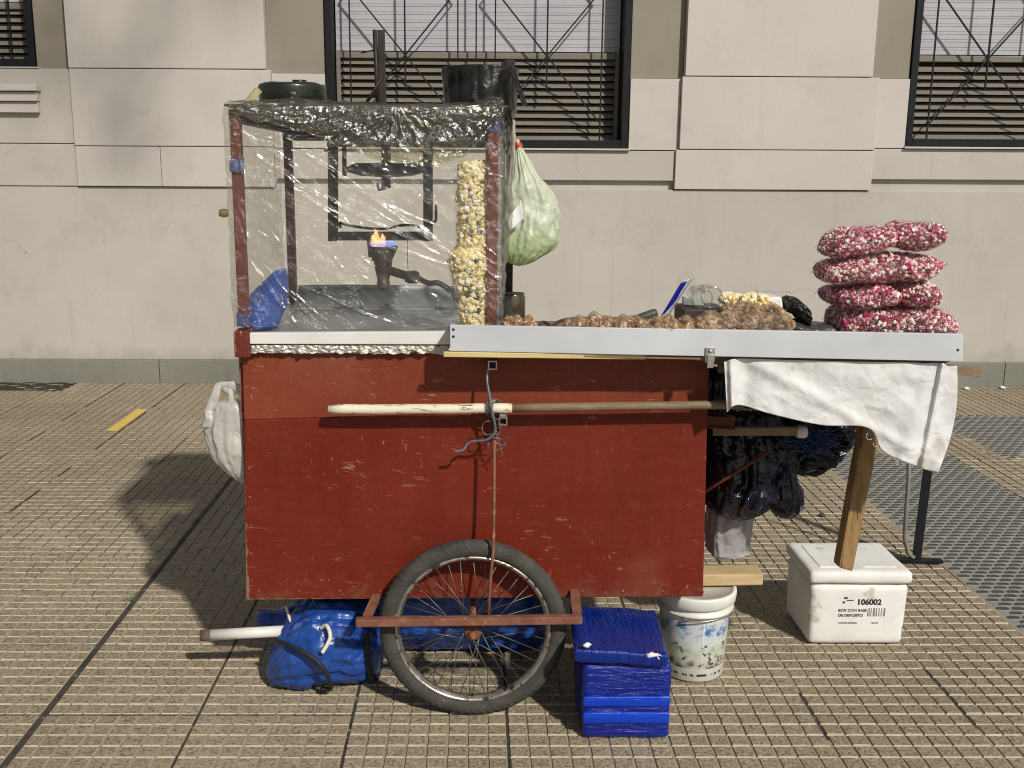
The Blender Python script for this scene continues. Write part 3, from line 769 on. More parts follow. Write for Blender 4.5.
# square tube brackets
for (x, y, s) in ((492.5, 365, 4.2), (503, 421, 4.0)):
    p = at(x, y, 2.43); h = s/383
    m_ = MB()
    for (x0, x1, z0, z1) in ((-h, h, -h, -h+.003), (-h, h, h-.003, h), (-h, -h+.003, -h+.0031, h-.0031), (h-.003, h, -h+.0031, h-.0031)):
        m_.box(p.x+x0, p.x+x1, 2.425, 2.489, p.z+z0, p.z+z1)
    m_.box(p.x-h+.0035, p.x+h-.0035, 2.447, 2.452, p.z-h+.0035, p.z+h-.0035, 0, 1)
    if y > 400: m_.box(p.x-h+.002, p.x+h-.002, 2.427, 2.489, p.z+h+.001, p.z+h+.006, .001)
    part(m_, 'bracket', [STEEL, BLACKM])
# stay rod
m_ = MB().tube([at(494.5, 440, 2.41), at(494, 500, 2.405), at(493.5, 548, 2.395), at(490, 585, 2.39), at(488.5, 616, 2.385)], .0042, 8); part(m_, 'stay_rod', RUST)
# wheel -------------------------------------------------------------
WC = V((-.006, 2.43, .2385)); WR = .2385


def make_wheel(wc):
    hub = MB().lathe([(.0001, .052), (.009, .052), (.011, .047), (.011, .04), (.006, .039), (.006, .033), (.018, .032), (.022, .026), (.022, .022), (.013, .018), (.012, -.018), (.022, -.022), (.022, -.026), (.006, -.033), (.0001, -.034)], wc, 24, 'y')
    hub.lathe([(.0075, .0525), (.0078, .0585), (.0001, .059)], wc, 6, 'y')
    wh = hub.build('wheel', RUST, cart)
    ty = MB()
    R = WR-.0225

    def tf(u, v):
        th = 2*PI*u; ph = 2*PI*v
        rr = .0225
        d = 0
        cc = math.cos(ph)
        if cc > -.1:
            d = .0011*(1 if (int(u*150+ (v if v < .5 else 1-v)*14) % 2) else -1)*smooth(cc+.4)
        rad = R+(rr+d)*cc*1.0; y = (rr*.92+d)*math.sin(ph)
        return wc+V((rad*math.cos(th), y, rad*math.sin(th)))
    ty.grid(tf, 600, 22, wrapu=True); ty.build('tyre', TYRE, wh)
    rm = MB().lathe([(.199, .013), (.197, .0155), (.193, .0155), (.191, .012), (.1865, .007), (.1845, 0), (.1865, -.007), (.191, -.012), (.193, -.0155), (.197, -.0155), (.199, -.013)], wc, 96, 'y')
    rm.build('rim', RIMM, wh)
    sp = MB()
    for k in range(36):
        a = 2*PI*k/36; side = 1 if k % 2 else -1; off = (.42 if (k//2) % 2 else -.42)
        h = wc+V((.020*math.cos(a+off*3), side*.024, .020*math.sin(a+off*3)))
        e = wc+V((.187*math.cos(a), side*.003, .187*math.sin(a)))
        sp.tube([h, e], .0011, 6)
    sp.build('spokes', plain('dull_spoke', (.10, .09, .08), (.24, .22, .2), 30, .45, .7), wh)
    return wh


make_wheel(WC)
make_wheel(V((-.006, 3.27, .2385)))
m_ = MB().tube([(-.006, 2.47, WC.z), (-.006, 3.24, WC.z)], .008); part(m_, 'axle', RUST)
# wheel guard
gl, gr_ = at(356, 622, 2.375), at(582, 619, 2.375)
m_ = MB().bar(gl, gr_, .022, .020, bev=.003)
m_.bar(at(367, 617, 2.385)+V((0, 0.012, -.003)), at(384, 580, 2.56), .024, .007, up=(0, 0, 1)).bar(at(577, 614, 2.385)+V((0, .004, .002)), at(574, 585, 2.52), .024, .010, up=(0, 0, 1))
part(m_, 'wheel_guard', RUST)
# right-hand end under the tray
ra, rb = at(712, 431, 2.60), at(800, 431, 2.60)
m_ = MB().bar(ra, rb, .018, .022, bev=.002); rail = part(m_, 'side_rail', WOODD)
m_ = MB().lathe([(.0001, -.012), (.012, -.012), (.016, -.006), (.016, .012), (.013, .016), (.0001, .016)], at(800.5, 432, 2.60), 20, 'x'); m_.build('end_cap', PVC, rail)
p = at(720, 419, 2.56)
m_ = MB()
for (dx, dz, ww, hh) in ((0, .014, .030, .003), (0, -.014, .030, .003), (.0, 0, .003, .0249)):
    m_.bar((.575, 2.545+dx, p.z+dz), (p.x+.035, 2.545+dx, p.z+dz-.006), ww, hh)
m_.bar((.575, 2.5735, p.z), (p.x+.035, 2.5735, p.z-.006), .003, .0249)
part(m_, 'handle_socket', REDP)
m_ = MB().tube([at(705, 492, 2.62), at(768, 452, 2.62)], .0045, 8); part(m_, 'brace_rod', REDP)
m_ = MB(); la, lb = at(874, 424, 2.58), at(846, 568, 2.58)
m_.hexa([lb+V((-.021, 0, .0)), lb+V((.018, 0, -.012)), lb+V((.018, .045, -.012)), lb+V((-.021, .045, 0)), la+V((-.024, 0, .02)), la+V((.024, 0, .02)), la+V((.024, .045, .02)), la+V((-.024, .045, .02))], .007)
m_.v = [tuple(V(q)+V((.004*mn.noise(V(q)*13), 0, 0))) for q in m_.v]
wl = part(m_, 'wooden_leg', WOODLEG)
p = at(868, 429, 2.60)
m_ = MB().bar(p+V((-.04, 0, .01)), p+V((.05, .05, 0)), .03, .022, bev=.003).bar((p.x, 2.62, p.z), (p.x, 2.62, .915), .03, .03, bev=.003); part(m_, 'leg_hinge', RUST)
fb = atz(915, 560, .012); ft = V((fb.x-.004, 3.44, .80))
m_ = MB().bar(fb+V((.004, 0, 0)), ft+V((.012, 0, 0)), .030, .006, up=(0, 1, 0)).bar(fb+V((.018, .012, 0)), ft+V((.026, .012, 0)), .006, .026, up=(0, 1, 0))
m_.bar(atz(889, 559, .012), atz(942, 561, .012), .03, .012, bev=.002).bar(ft+V((.012, 0, -.01)), V((1.11, 3.10, .89)), .025, .025)
ml = part(m_, 'metal_leg', GRILLEM)
m_ = MB().tube([at(909.5, 440, 3.40), at(908.5, 480, 3.42), at(906, 515, 3.43), at(904.5, 538, 3.45), at(908, 553, 3.475), at(914, 558, 3.47)], .0075, 10); m_.build('conduit', plain('grey_conduit', (.16, .155, .145), (.25, .24, .22), 20, .5), ml)
m_ = MB().tube([(p0.x+.01, 2.91, at(510, 225, 2.9).z)]+[(p0.x+.01+.012*math.sin(t*.6), 2.905, at(510, 208, 2.9).z+.022*math.cos(t*.6)) for t in range(1, 10)], .0022, 6); part(m_, 'hook', STEEL)
m_ = MB().lathe([(.0001, -.012), (.009, -.012), (.012, 0), (.009, .012), (.0001, .012)], at(224, 213, 2.75), 14, 'x'); part(m_, 'knob', WOODL)

# ---- wooden pole held by wire
m_ = MB()
a, b_, c_ = at(328.5, 409.5, 2.44), at(512, 408, 2.44), at(742, 404.5, 2.44)
P = [a.lerp(b_, t/12) for t in range(13)]; m_.tube([q+V((0, 0, .0016*mn.noise(q*14))) for q in P], [.0105]+[.0125]*11+[.0118], 14, 0)
P = [b_.lerp(c_, t/10) for t in range(11)]; m_.tube(P, .0110, 14, 1)
tag(m_.build('wooden_pole', [WOODP, WOODD]), 'long wooden pole with peeling cream paint lashed across the red panel', 'pole')
m_ = MB()


def curve(pts, n=40): return [V(catm([tuple(p) for p in pts], t/(n-1))) for t in range(n)]


m_.tube(curve([at(488, 368, 2.44), at(487, 380, 2.43), at(490, 398, 2.42), at(492, 412, 2.418), at(495, 425, 2.42), at(494, 434, 2.42), at(486, 440, 2.42), at(470, 442, 2.425), at(463, 450, 2.42), at(454, 451, 2.42)]), .0035, 8)
for k, (cx, cy, rx, ry) in enumerate(((501, 436, 7, 9), (488, 428, 6, 7), (497, 427, 3, 8), (496, 444, 8, 6))):
    m_.tube([at(cx+rx*math.cos(t*.3), cy+ry*math.sin(t*.3), 2.425+.006*math.sin(t*.7)) for t in range(17+k)], .0013, 6)
m_.tube(curve([at(496, 430, 2.42), at(500, 446, 2.42), at(503, 456, 2.425)], 10), .0012, 6)
for k in range(5): m_.tube([at(491+k*1.6+5*math.cos(t*.55), 409+10*math.sin(t*.55), 2.44+.018*math.sin(t*.55+1.2)) for t in range(12)], .0013, 6)
tag(m_.build('tie_wire', WIRE), 'loose twist of grey wire tying the cream pole to its bracket', 'wire')

# ---- hanging iron frame with pan
YH = 2.86
kf = thing('kettle_frame', at(380, 240, YH), 'black iron square frame with a dish hanging inside the wrapped cabinet', 'iron frame')
q = [at(333, 120, YH), at(333, 236, YH), at(428, 236, YH), at(428, 120, YH)]
m_ = MB().bar(q[0], q[1]+V((0, 0, -.014)), .012, .027, up=(1, 0, 0)).bar(q[3], q[2]+V((0, 0, -.014)), .012, .026, up=(1, 0, 0)).bar(q[1]+V((.014, 0, 0)), q[2]+V((-.0135, 0, 0)), .011, .024, up=(0, 0, 1))
m_.tube(curve([at(341, 228, YH-.02), at(340, 223, YH-.02), at(352, 226, YH-.02), at(380, 229, YH-.02), at(405, 225, YH-.02), at(421, 227, YH-.02)], 24), .004, 8)
m_.tube([at(433, 224, YH), at(436, 220, YH), at(436, 205, YH)], .004, 8)
m_.build('frame', BLACKM, kf)
m_ = MB().lathe([(.0001, .018), (.085, .018), (.108, .006), (.112, 0), (.105, -.006), (.07, -.016), (.0001, -.02)], at(386, 170, YH), 40); m_.build('dish', BLACKM, kf)
m_ = MB().tube([at(386, 118, YH), at(386, 188, YH)], .013, 12).tube([at(386, 188, YH-.01), at(379, 190, YH-.01), at(377, 183, YH-.01)], .004, 8); m_.build('stem', BLACKM, kf)
MB().tube([at(344, 135, YH), at(344.5, 176, YH)], .006, 10).build('hanger', BLACKM, kf); MB().tube([at(424, 160, YH-.02), at(404, 168, YH-.03)], .004, 8).build('hanger', BLACKM, kf)

# ---- burner
YBn = 2.82
c = at(383.5, 288, YBn)
bn = thing('gas_burner', c, 'small lit gas burner on a bent pipe in the cabinet', 'burner')
ht = at(384, 246, YBn).z
m_ = MB().lathe([(.0001, 0), (.016, 0), (.018, .004), (.018, .018), (.016, .020), (.022, .05), (.026, .078), (.040, ht-c.z-.006), (.041, ht-c.z), (.037, ht-c.z), (.022, .08), (.0001, .078)], c, 32)
m_.box(c.x-.03, c.x-.018, YBn-.012, YBn+.01, c.z+.075, c.z+.095, .002)
m_.tube([V((c.x-.030, YBn, ht-.03)), V((c.x-.034, YBn, ht+.02))], .010, 10)
m_.build('cup', BRASS, bn)
m_ = MB().tube([at(388, 270, YBn), at(404, 275, YBn), at(418, 277, YBn)], .012, 12).lathe([(.0001, -.02), (.012, -.02), (.018, -.01), (.018, .012), (.012, .02), (.0001, .02)], at(412, 277, YBn), 14, 'x'); m_.build('pipe', BRASS, bn)
m_ = MB().tube(curve([at(418, 278, YBn), at(428, 283, YBn), at(438, 283, YBn), at(448, 289, YBn), at(455, 298, YBn), at(464, 302, YBn)]), .0075, 10); m_.build('hose', BLACKM, bn)
m_ = MB().tube([at(407, 236, YBn), at(408, 272, YBn)], .0012, 6); m_.build('igniter_wire', BLACKM, bn)


def emit(name, col, st, trans):
    n = N(name); e = n.new('Emission'); e.inputs[0].default_value = (*col, 1); e.inputs[1].default_value = st
    t = n.new('BsdfTransparent'); lw = n.new('LayerWeight'); lw.inputs['Blend'].default_value = .35
    mx = n.new('MixShader'); n.link(n.math('MINIMUM', n.math('ADD', lw.outputs['Facing'], trans), 1.), mx.inputs[0])
    n.link(e.outputs[0], mx.inputs[1]); n.link(t.outputs[0], mx.inputs[2]); n.link(mx.outputs[0], n.out.inputs['Surface']); return n.m


m_ = MB()
for k, (x, y, hh, rr) in enumerate(((-.014, 0, .046, .015), (.002, .004, .034, .014), (-.020, -.006, .030, .010))):
    st = [(c.x-.004+x, YBn+y, ht-.010, .003, .003), (c.x-.004+x, YBn+y, ht+.004, rr, rr), (c.x-.005+x, YBn+y, ht+hh*.45, rr*.9, rr*.9), (c.x-.002+x*1.1, YBn+y, ht+hh*.75, rr*.5, rr*.5), (c.x-.004+x*1.2, YBn+y, ht+hh, .0008, .0008)]
    s_ = sweep(st, (1, 0, 0), (0, 1, 0), 18, 22, 0, 3, .22, 30, seed=k); m_.add(s_.v, s_.f)
m_.build('flame', emit('orange_flame', (1, .50, .20), 2.4, .50), bn)
m_ = MB().lathe([(.030, ht-c.z-.002), (.039, ht-c.z+.001), (.043, ht-c.z+.008), (.041, ht-c.z+.013), (.036, ht-c.z+.006), (.030, ht-c.z+.002)], c, 32); m_.build('blue_flame', emit('blue_flame', (.22, .34, 1), 1.3, .35), bn)

# ---- pots on the roof
m_ = MB(); p = at(293, 103, 2.97); rr = .093
m_.lathe([(.0001, 0), (rr*.9, 0), (rr, .006), (rr*1.01, .045), (rr*.99, .052), (rr*.90, .056), (rr*.85, .050), (.0001, .046)], (p.x, 2.97, ZR+.034), 48)
m_.lathe([(.0001, .053), (.02, .055), (.02, .066), (.0001, .068)], (p.x+.02, 2.97, ZR+.034), 12)
m_.v = [tuple(V(q)*1.0+V((0, 0, .003*mn.noise(V(q)*30)))) for q in m_.v]
tag(m_.build('round_pan', plain('dark_green_enamel', (.012, .016, .013), (.03, .035, .028), 12, .3, .2, bump=.5, bscale=26, spots=(.3, .29, .25), spotscale=30, spotth=.66)), 'small low dark pan with worn rim on the left of the cabinet roof', 'pan')
m_ = MB(); p = at(480, 100, 2.95)
st = [(p.x, 2.95, ZR+.012, .09, .09), (p.x, 2.95, ZR+.02, .098, .10), (p.x, 2.95, ZR+.08, .100, .103), (p.x, 2.95, ZR+.125, .104, .104), (p.x, 2.95, ZR+.135, .098, .096), (p.x, 2.95, ZR+.137, .05, .05), (p.x, 2.95, ZR+.135, .001, .001)]
m_ = sweep(st, (1, 0, 0), (0, 1, 0), 90, 40, .03, 14, .04, 14, fneck=False, seed=4)
m_.bar((p.x+.085, 2.84, ZR+.12), (p.x+.12, 2.84, ZR+.03), .03, .012)
tag(m_.build('sooty_tub', POTM), 'tall black soot-crusted tub on the right of the cabinet roof', 'tub')
p = at(247, 101, 2.60)
m_ = MB().grid(lambda u, v: p+V((-.012+.026*u+.02*v, .02*v, .028*v+.006*math.sin(u*3)-.012*abs(u-.5))), 10, 10); 
tag(m_.build('dry_leaf', plain('dry_leaf', (.22, .17, .09), (.4, .33, .2), 40, .7), thick=.001), 'dry curled leaf standing on the front left corner of the cabinet roof', 'leaf')

# ---- stretch film round the cabinet
random.seed(11)
XF0, XF1 = -.593, .062
SEG = []


def seg(x0, y0, x1, y1, w_, amp): SEG.append((at(x0, y0, 2.475), at(x1, y1, 2.475), w_, amp))


seg(285, 182, 352, 228, .0060, .0035); seg(258, 140, 300, 172, .0050, .0035); seg(262, 122, 470, 268, .0036, .0035); seg(300, 150, 452, 250, .0022, .0016); seg(272, 172, 455, 262, .0035, .0018); seg(248, 150, 330, 205, .004, .0022)
seg(258, 130, 275, 150, .003, .0034); seg(330, 180, 450, 232, .0025, .0012); seg(380, 245, 456, 268, .003, .002); seg(365, 205, 440, 246, .002, .0012)
seg(245, 255, 300, 330, .0035, .0026); seg(262, 262, 315, 324, .003, .0026); seg(285, 286, 330, 326, .003, .0024); seg(300, 284, 400, 330, .0026, .0020); seg(330, 300, 405, 328, .0022, .0022)
seg(232, 120, 250, 210, .003, .003); seg(236, 200, 252, 245, .003, .003); seg(470, 110, 496, 170, .003, .0035); seg(455, 120, 490, 150, .003, .003)
for k in range(45):
    x = random.uniform(235, 490); y = random.uniform(150, 330); L = random.uniform(8, 34); an = random.choice((random.gauss(.6, .3), random.gauss(.6, .25), random.gauss(-.9, .5)))
    seg(x, y, x+L*math.cos(an), y+L*math.sin(an), random.uniform(.0014, .003), random.uniform(.0006, .0016))
GA = at(398, 104, 2.475).x        # gather point of the valance


NFX, NFZ = 520, 430
_x = np.linspace(XF0, XF1, NFX); _z = np.linspace(.995, 1.545, NFZ)
GX, GZ = np.meshgrid(_x, _z)


def coarse(fn, nx=140, nz=116):
    a = np.array([[fn(XF0+(XF1-XF0)*i/(nx-1), .995+.55*j/(nz-1)) for i in range(nx)] for j in range(nz)])
    fx = (GX-XF0)/(XF1-XF0)*(nx-1.001); fz = (GZ-.995)/.55*(nz-1.001)
    ix = fx.astype(int); iz = fz.astype(int); tx = fx-ix; tz_ = fz-iz
    return (a[iz, ix]*(1-tx)+a[iz, ix+1]*tx)*(1-tz_)+(a[iz+1, ix]*(1-tx)+a[iz+1, ix+1]*tx)*tz_


FY = .010*np.sin((GX-XF0)*5.1)*np.sin((GZ-1)*6)
FY += coarse(lambda x, z: .0022*fbm((x, z, 3), 26, 3)+.0045*fbm((x*1.2+z*1.4, x*.25-z*.3, 5), 12, 3))
warp = coarse(lambda x, z: fbm((x, z, 6), 16, 3))
rng = np.random.default_rng(5)
for a_, b2_, w_, am in SEG:
    w_ = w_*1.3; am = w_*(.85+am/.0035*.45)
    m0 = (GX > min(a_.x, b2_.x)-.012) & (GX < max(a_.x, b2_.x)+.012) & (GZ > min(a_.z, b2_.z)-.012) & (GZ < max(a_.z, b2_.z)+.012)
    if not m0.any(): continue
    gx, gz = GX[m0], GZ[m0]; dx, dz = b2_.x-a_.x, b2_.z-a_.z; L2 = dx*dx+dz*dz
    t = ((gx-a_.x)*dx+(gz-a_.z)*dz)/L2
    d = ((gx-a_.x)*dz-(gz-a_.z)*dx)/math.sqrt(L2)+.0035*warp[m0]
    tt = np.clip(t, 0, 1); en = np.clip(tt*6, 0, 1)*np.clip((1-tt)*6, 0, 1)
    ph = rng.uniform(0, 6, 3); L = math.sqrt(L2)
    md = .85+.22*np.sin(tt*L*60+ph[0])*np.sin(tt*L*23+ph[1])+.12*np.sin(tt*L*210+ph[2])
    FY[m0] += am*np.exp(-(d/w_)**2)*en*md*((t > 0) & (t < 1))
HH = np.maximum(1.518-GZ, 0)
def nsm(t): t = np.clip(t, 0, 1); return t*t*(3-2*t)
for xa, xb, sag, fr in ((XF0+.01, GA, .055, 21), (GA, .045, .085, 13)):
    t = np.clip((GX-xa)/(xb-xa), .001, .999); sg = (HH+.004)/(4*t*(1-t)*sag+.022)+.12*warp
    ok = (GX > xa) & (GX < xb) & (GZ < 1.522)
    FY += np.where(ok, ((.0034 if sag < .06 else .0062)*np.sin(sg*fr*(.55+.45*np.minimum(sg, 2)))+.0018*np.sin(sg*fr*2.1+2*np.sin(t*9)))*nsm((1.55-sg)*1.6)*nsm(HH*60+.3), 0)
rad = np.hypot(GX-GA, HH+.01); an_ = np.arctan2(GX-GA, HH+.01)
FY += .0055*np.sin(an_*17+3*warp)*nsm(1-rad/.19)*nsm(rad*30)
rx_ = np.hypot(GX-.04, HH+.01); FY += .0034*np.sin(np.arctan2(GX-.04, HH+.01)*16+warp)*nsm(1-rx_/.11)


def film_y(x, z):
    i = int(max(0, min(NFX-1, (x-XF0)/(XF1-XF0)*(NFX-1)))); j = int(max(0, min(NFZ-1, (z-.995)/.55*(NFZ-1))))
    return float(FY[j, i])


fc = thing('plastic_film', (-.26, 2.8, FZ), 'clear crinkled plastic film stretched around the glassless cabinet', 'plastic film')
m_ = MB()
top = lambda x: 1.530+.004*math.sin((x+.6)*11)+(.010*math.exp(-((x-.04)/.03)**2))
botz = lambda x: 1.004+.004*math.sin(x*23)


def ff(u, v):
    x = XF0+(XF1-XF0)*u; z = .995+.55*v
    y = 2.478-float(FY[min(NFZ-1, int(round(v*(NFZ-1)))), min(NFX-1, int(round(u*(NFX-1))))])
    zt_ = top(x)
    if z > zt_: y += (z-zt_)*1.2; z = zt_+(z-zt_)*.1
    return V((x, y, max(z, botz(x))))


m_.grid(ff, NFX, NFZ); m_.build('front_sheet', FILM, fc)
m_ = MB()


def bunch(u, v):
    """the gathered roll of film along the top edge, lying over the roof"""
    x = XF0+(XF1-XF0)*u
    z0 = top(x); t = v
    cr = .006*ridged(fbm((x*1.3, t*.25, 2), 22, 4)*1.6)*(.3+t)
    return V((x, 2.476+.42*t+.0, z0-.006+.016*math.sin(min(1, t*6)*PI/2)+cr*1.1+.010*fbm((x, t*.4, 5), 9, 3)*(t+.2)))


m_.grid(bunch, 170, 60); m_.build('top_sheet', FILMTOP, fc)
m_ = MB()


GC = [(at(px_, py_, 2.47).x, 1.527-at(px_, py_, 2.47).z) for px_, py_ in ((226, 108), (260, 122), (300, 131), (340, 147), (380, 160), (410, 166), (435, 167), (460, 158), (480, 142), (494, 124), (506, 112))]


def gath_d(x):
    for (xa, da), (xb, db) in zip(GC, GC[1:]):
        if x <= xb: return da+(db-da)*smooth((x-xa)/(xb-xa))
    return GC[-1][1]


def gath(u, v):
    x = XF0+.012+(XF1-.02-XF0)*u
    d1 = gath_d(x)+.006*mn.noise(V((x*30, 1, 2)))
    _ = 0+.030*(4*max(0, (x-XF0)/(GA-XF0))*(1-(x-XF0)/(GA-XF0)) if x < GA else 0)+(.045*4*max(0, (x-GA)/(.05-GA))*max(0, 1-(x-GA)/(.05-GA)) if x > GA else 0)
    z = 1.527-d1*v
    an = math.atan2(x-GA, d1*v+.012)
    w_ = (.0012+.022*d1)*math.sin(v*13+3*fbm((x, v*.05, 1), 12, 3))+.0022*ridged(fbm((x, v*d1, 3), 38, 3)*1.7)+.0022*math.sin(an*17+3*mn.noise(V((x*20, v*2, 0))))*math.exp(-((x-GA)/.11)**2)
    return V((x, 2.470-film_y(x, z)*.25-w_*(.4+.6*smooth(v*3))-.006*math.sin(v*PI), z))


m_.grid(gath, 300, 60); m_.build('gathered_edge', FILMTOP, fc)
m_ = MB()


def fside(sgn):
    def g_(u, v):
        z = 1.0+.525*v; y = 2.482+.70*u
        d = .006*fbm((y, z, 4+sgn), 14, 4)+.004*ridged(fbm((y*.4, z*.8, 7), 30, 3)*1.5)
        if sgn > 0: x = .062+.022*smooth(v*1.6)*math.exp(-((u-.08)/.25)**2)+d
        else: x = XF0-.001-d*.6
        return V((x, y, z))
    return g_


m_.grid(fside(1), 90, 90); m_.build('side_sheet', FILMSIDE, fc)
m_ = MB(); m_.grid(fside(-1), 90, 90); m_.build('side_sheet', FILMSIDE, fc)
m_ = MB()   # blue tape that ties the film
BTAPE = plain('blue_tape', (.03, .04, .13), (.06, .08, .24), 30, .35, bump=.8, bscale=60)
for (x, y, hgt) in ((XP[0], 2.50, at(235, 165, 2.49).z), (XP[0], 2.50, at(240, 320, 2.49).z), (XP[1], 2.50, at(495, 124, 2.49).z)):
    MB().grid(lambda u, v, x=x, y=y, hgt=hgt: V((x+.0158*math.copysign(abs(math.cos(2*PI*u))**.4, math.cos(2*PI*u)), y+.0158*math.copysign(abs(math.sin(2*PI*u))**.4, math.sin(2*PI*u)), hgt-.016+.032*v+.004*mn.noise(V((u*6, v*4, x))))), 32, 8, wrapu=True).build('blue_tape', BTAPE, fc)


# ---- popcorn columns in the cabinet


def heap(m, fn, n, r, jit=.35, inner=0):
    for _ in range(n): m.blob(fn(), r*random.uniform(.7, 1.2), jit)


def column_bag(name, st, nb, r, label, seed):
    t = thing(name, (st[0][0], st[0][1], st[0][2]), label, 'popcorn bag', 'tall popcorn bags in the cabinet')
    m = MB()
    for _ in range(nb):
        v = random.random(); x, y, z, a, b_ = catm(st, v); th = random.uniform(0, 2*PI)
        k = random.uniform(.80, 1.0)
        m.blob((x+a*k*math.cos(th), y+b_*k*math.sin(th), z), r*random.uniform(.75, 1.2), .32)
    f_ = m.build('popcorn_filling', POP, t, kind='stuff')
    s2 = [(x, y, z, a+r*1.1, b_+r*1.1) for x, y, z, a, b_ in st]
    sweep(s2, (1, 0, 0), (0, 1, 0), 60, 50, .05, 12, .03, 14, seed=seed).build('bag_film', BAGFILM, t)
    return t


y0 = 2.532
A = lambda x, y: at(x, y, y0)
q = [A(472, y) for y in (244, 232, 205, 175, 163)]
column_bag('popcorn_bag', [(A(473, y).x, y0, A(473, y).z, rr/385, rr/385*.9) for y, rr in ((246, 14), (238, 15), (215, 14.5), (185, 14), (168, 13.5), (163, 10))], 900, .0066, 'upper slim clear bag of yellow popcorn inside the cabinet', 1)
column_bag('popcorn_bag', [(A(472+dx, y).x, y0, A(472, y).z, rr/385, rr/385*.9) for y, rr, dx in ((331, 13, 3), (322, 13.5, 3), (300, 15, 2), (275, 17.5, -.5), (258, 19.5, -2), (248, 13, 0))], 1100, .0070, 'lower wider clear bag of yellow popcorn standing on the cabinet floor', 2)
# ---- blue bag inside cabinet corner
p = at(268, 325, 2.78)
m_ = sweep([(p.x+.005, 2.66, FZ-.02, .050, .08), (p.x+.005, 2.66, FZ+.0, .056, .08), (p.x+.012, 2.70, FZ+.03, .055, .09), (p.x+.028, 2.75, FZ+.075, .035, .06), (p.x+.045, 2.76, FZ+.112, .014, .03), (p.x+.05, 2.76, FZ+.118, .001, .001)], (1, 0, 0), (0, 1, 0), 60, 40, .12, 9, .1, 12, seed=9)
tag(m_.build('blue_bag', plain('thin_blue_plastic', (.01, .04, .24), (.03, .09, .40), 8, .3, bump=.4, bscale=40, bdist=.004, crumple=(11, .018))), 'crumpled blue plastic bag in the lower left corner of the cabinet', 'plastic bag')

# ---- green-white hanging bag
Yg = 2.70
G = lambda x, y, a, b_: (*at(x, y, Yg), a/375, b_/375)
m_ = sweep([G(517, 139, 1.5, 1.5), G(519, 148, 3, 3), G(523, 165, 9, 7), G(530, 190, 20, 15), G(534, 212, 27, 20), G(532, 232, 27, 20), G(528, 248, 22, 17), G(522, 258, 15, 12), G(519, 264, 7, 6), G(519, 266, .4, .4)], (1, 0, 0), (0, 1, 0), 140, 120, .11, 8, .21, 11, seed=3)
gb = thing('hanging_bag', at(520, 266, Yg), 'pale green and white plastic bag hanging from the tall post', 'plastic bag')
m_.build('bag', GREENBAG, gb)
m_ = MB().grid(lambda u, v: at(506+15*u+3*v, 222-22*u*(1-v*.4)+10*v, Yg-.075-.004*math.sin(u*6)), 10, 10); m_.build('torn_flap', PAPER, gb, thick=.0008)
m_ = MB().tube([at(515, 141, Yg+.01), at(520, 148, Yg-.005)], .010, 10); m_.build('red_tie', plain('red_tie', (.4, .05, .02), (.5, .09, .04), 30, .5), gb)
m_ = sweep([G(513.5, 120, 1.2, 1), G(514, 150, 1.8, 1.5), G(513, 175, 4, 3), G(512, 205, 6.5, 4), G(512, 216, 4.5, 3.5), G(511, 222, .4, .4)], (1, 0, 0), (0, 1, 0), 40, 50, .2, 8, .1, 14, seed=8)
tag(m_.build('narrow_bag', CREAMBAG), 'narrow cream plastic bag hanging beside the film-wrapped cabinet post', 'plastic bag')
# ---- dirty jar beside post
p = at(512, 322, 2.86)
jz = at(512, 293, 2.86).z
m_ = MB().lathe([(.0001, 0), (.034, 0), (.037, .004), (.037, jz-p.z-.012), (.034, jz-p.z-.006), (.0345, jz-p.z), (.032, jz-p.z), (.031, jz-p.z-.008), (.034, jz-p.z-.014), (.034, .006), (.0001, .005)], (p.x, 2.86, p.z), 32)
tag(m_.build('cloudy_jar', SMOKYGLASS), 'cloudy olive glass jar at the foot of the tall post', 'jar')
MB().box(p.x-.06, p.x+.06, 2.78, 2.93, .9225, p.z-.001, .003).build('jar_block', WOODD, cart)

# ---- bags on tray
YQ = 2.46


def pillow(x0, y0_, x1, y1_, Yc, dep, seed, tilt=0, taper=(1, 1)):
    """pixel box -> stations of a bag lying on its long side"""
    a = at(x0, (y0_+y1_)/2, Yc); b_ = at(x1, (y0_+y1_)/2, Yc)
    hz = (at(x0, y0_, Yc).z-at(x0, y1_, Yc).z)/2
    st = []
    for t, k in ((0, .12*taper[0]), (.04, .50*taper[0]), (.14, .80), (.3, .96), (.5, 1), (.7, .97), (.86, .80), (.96, .48*taper[1]), (1, .10*taper[1])):
        st.append((a.x+(b_.x-a.x)*t, Yc+.010*math.sin(t*5+seed), a.z+tilt*(t-.5)+.004*math.sin(t*9+seed), hz*k, dep*(.16+.84*k)))
    return st


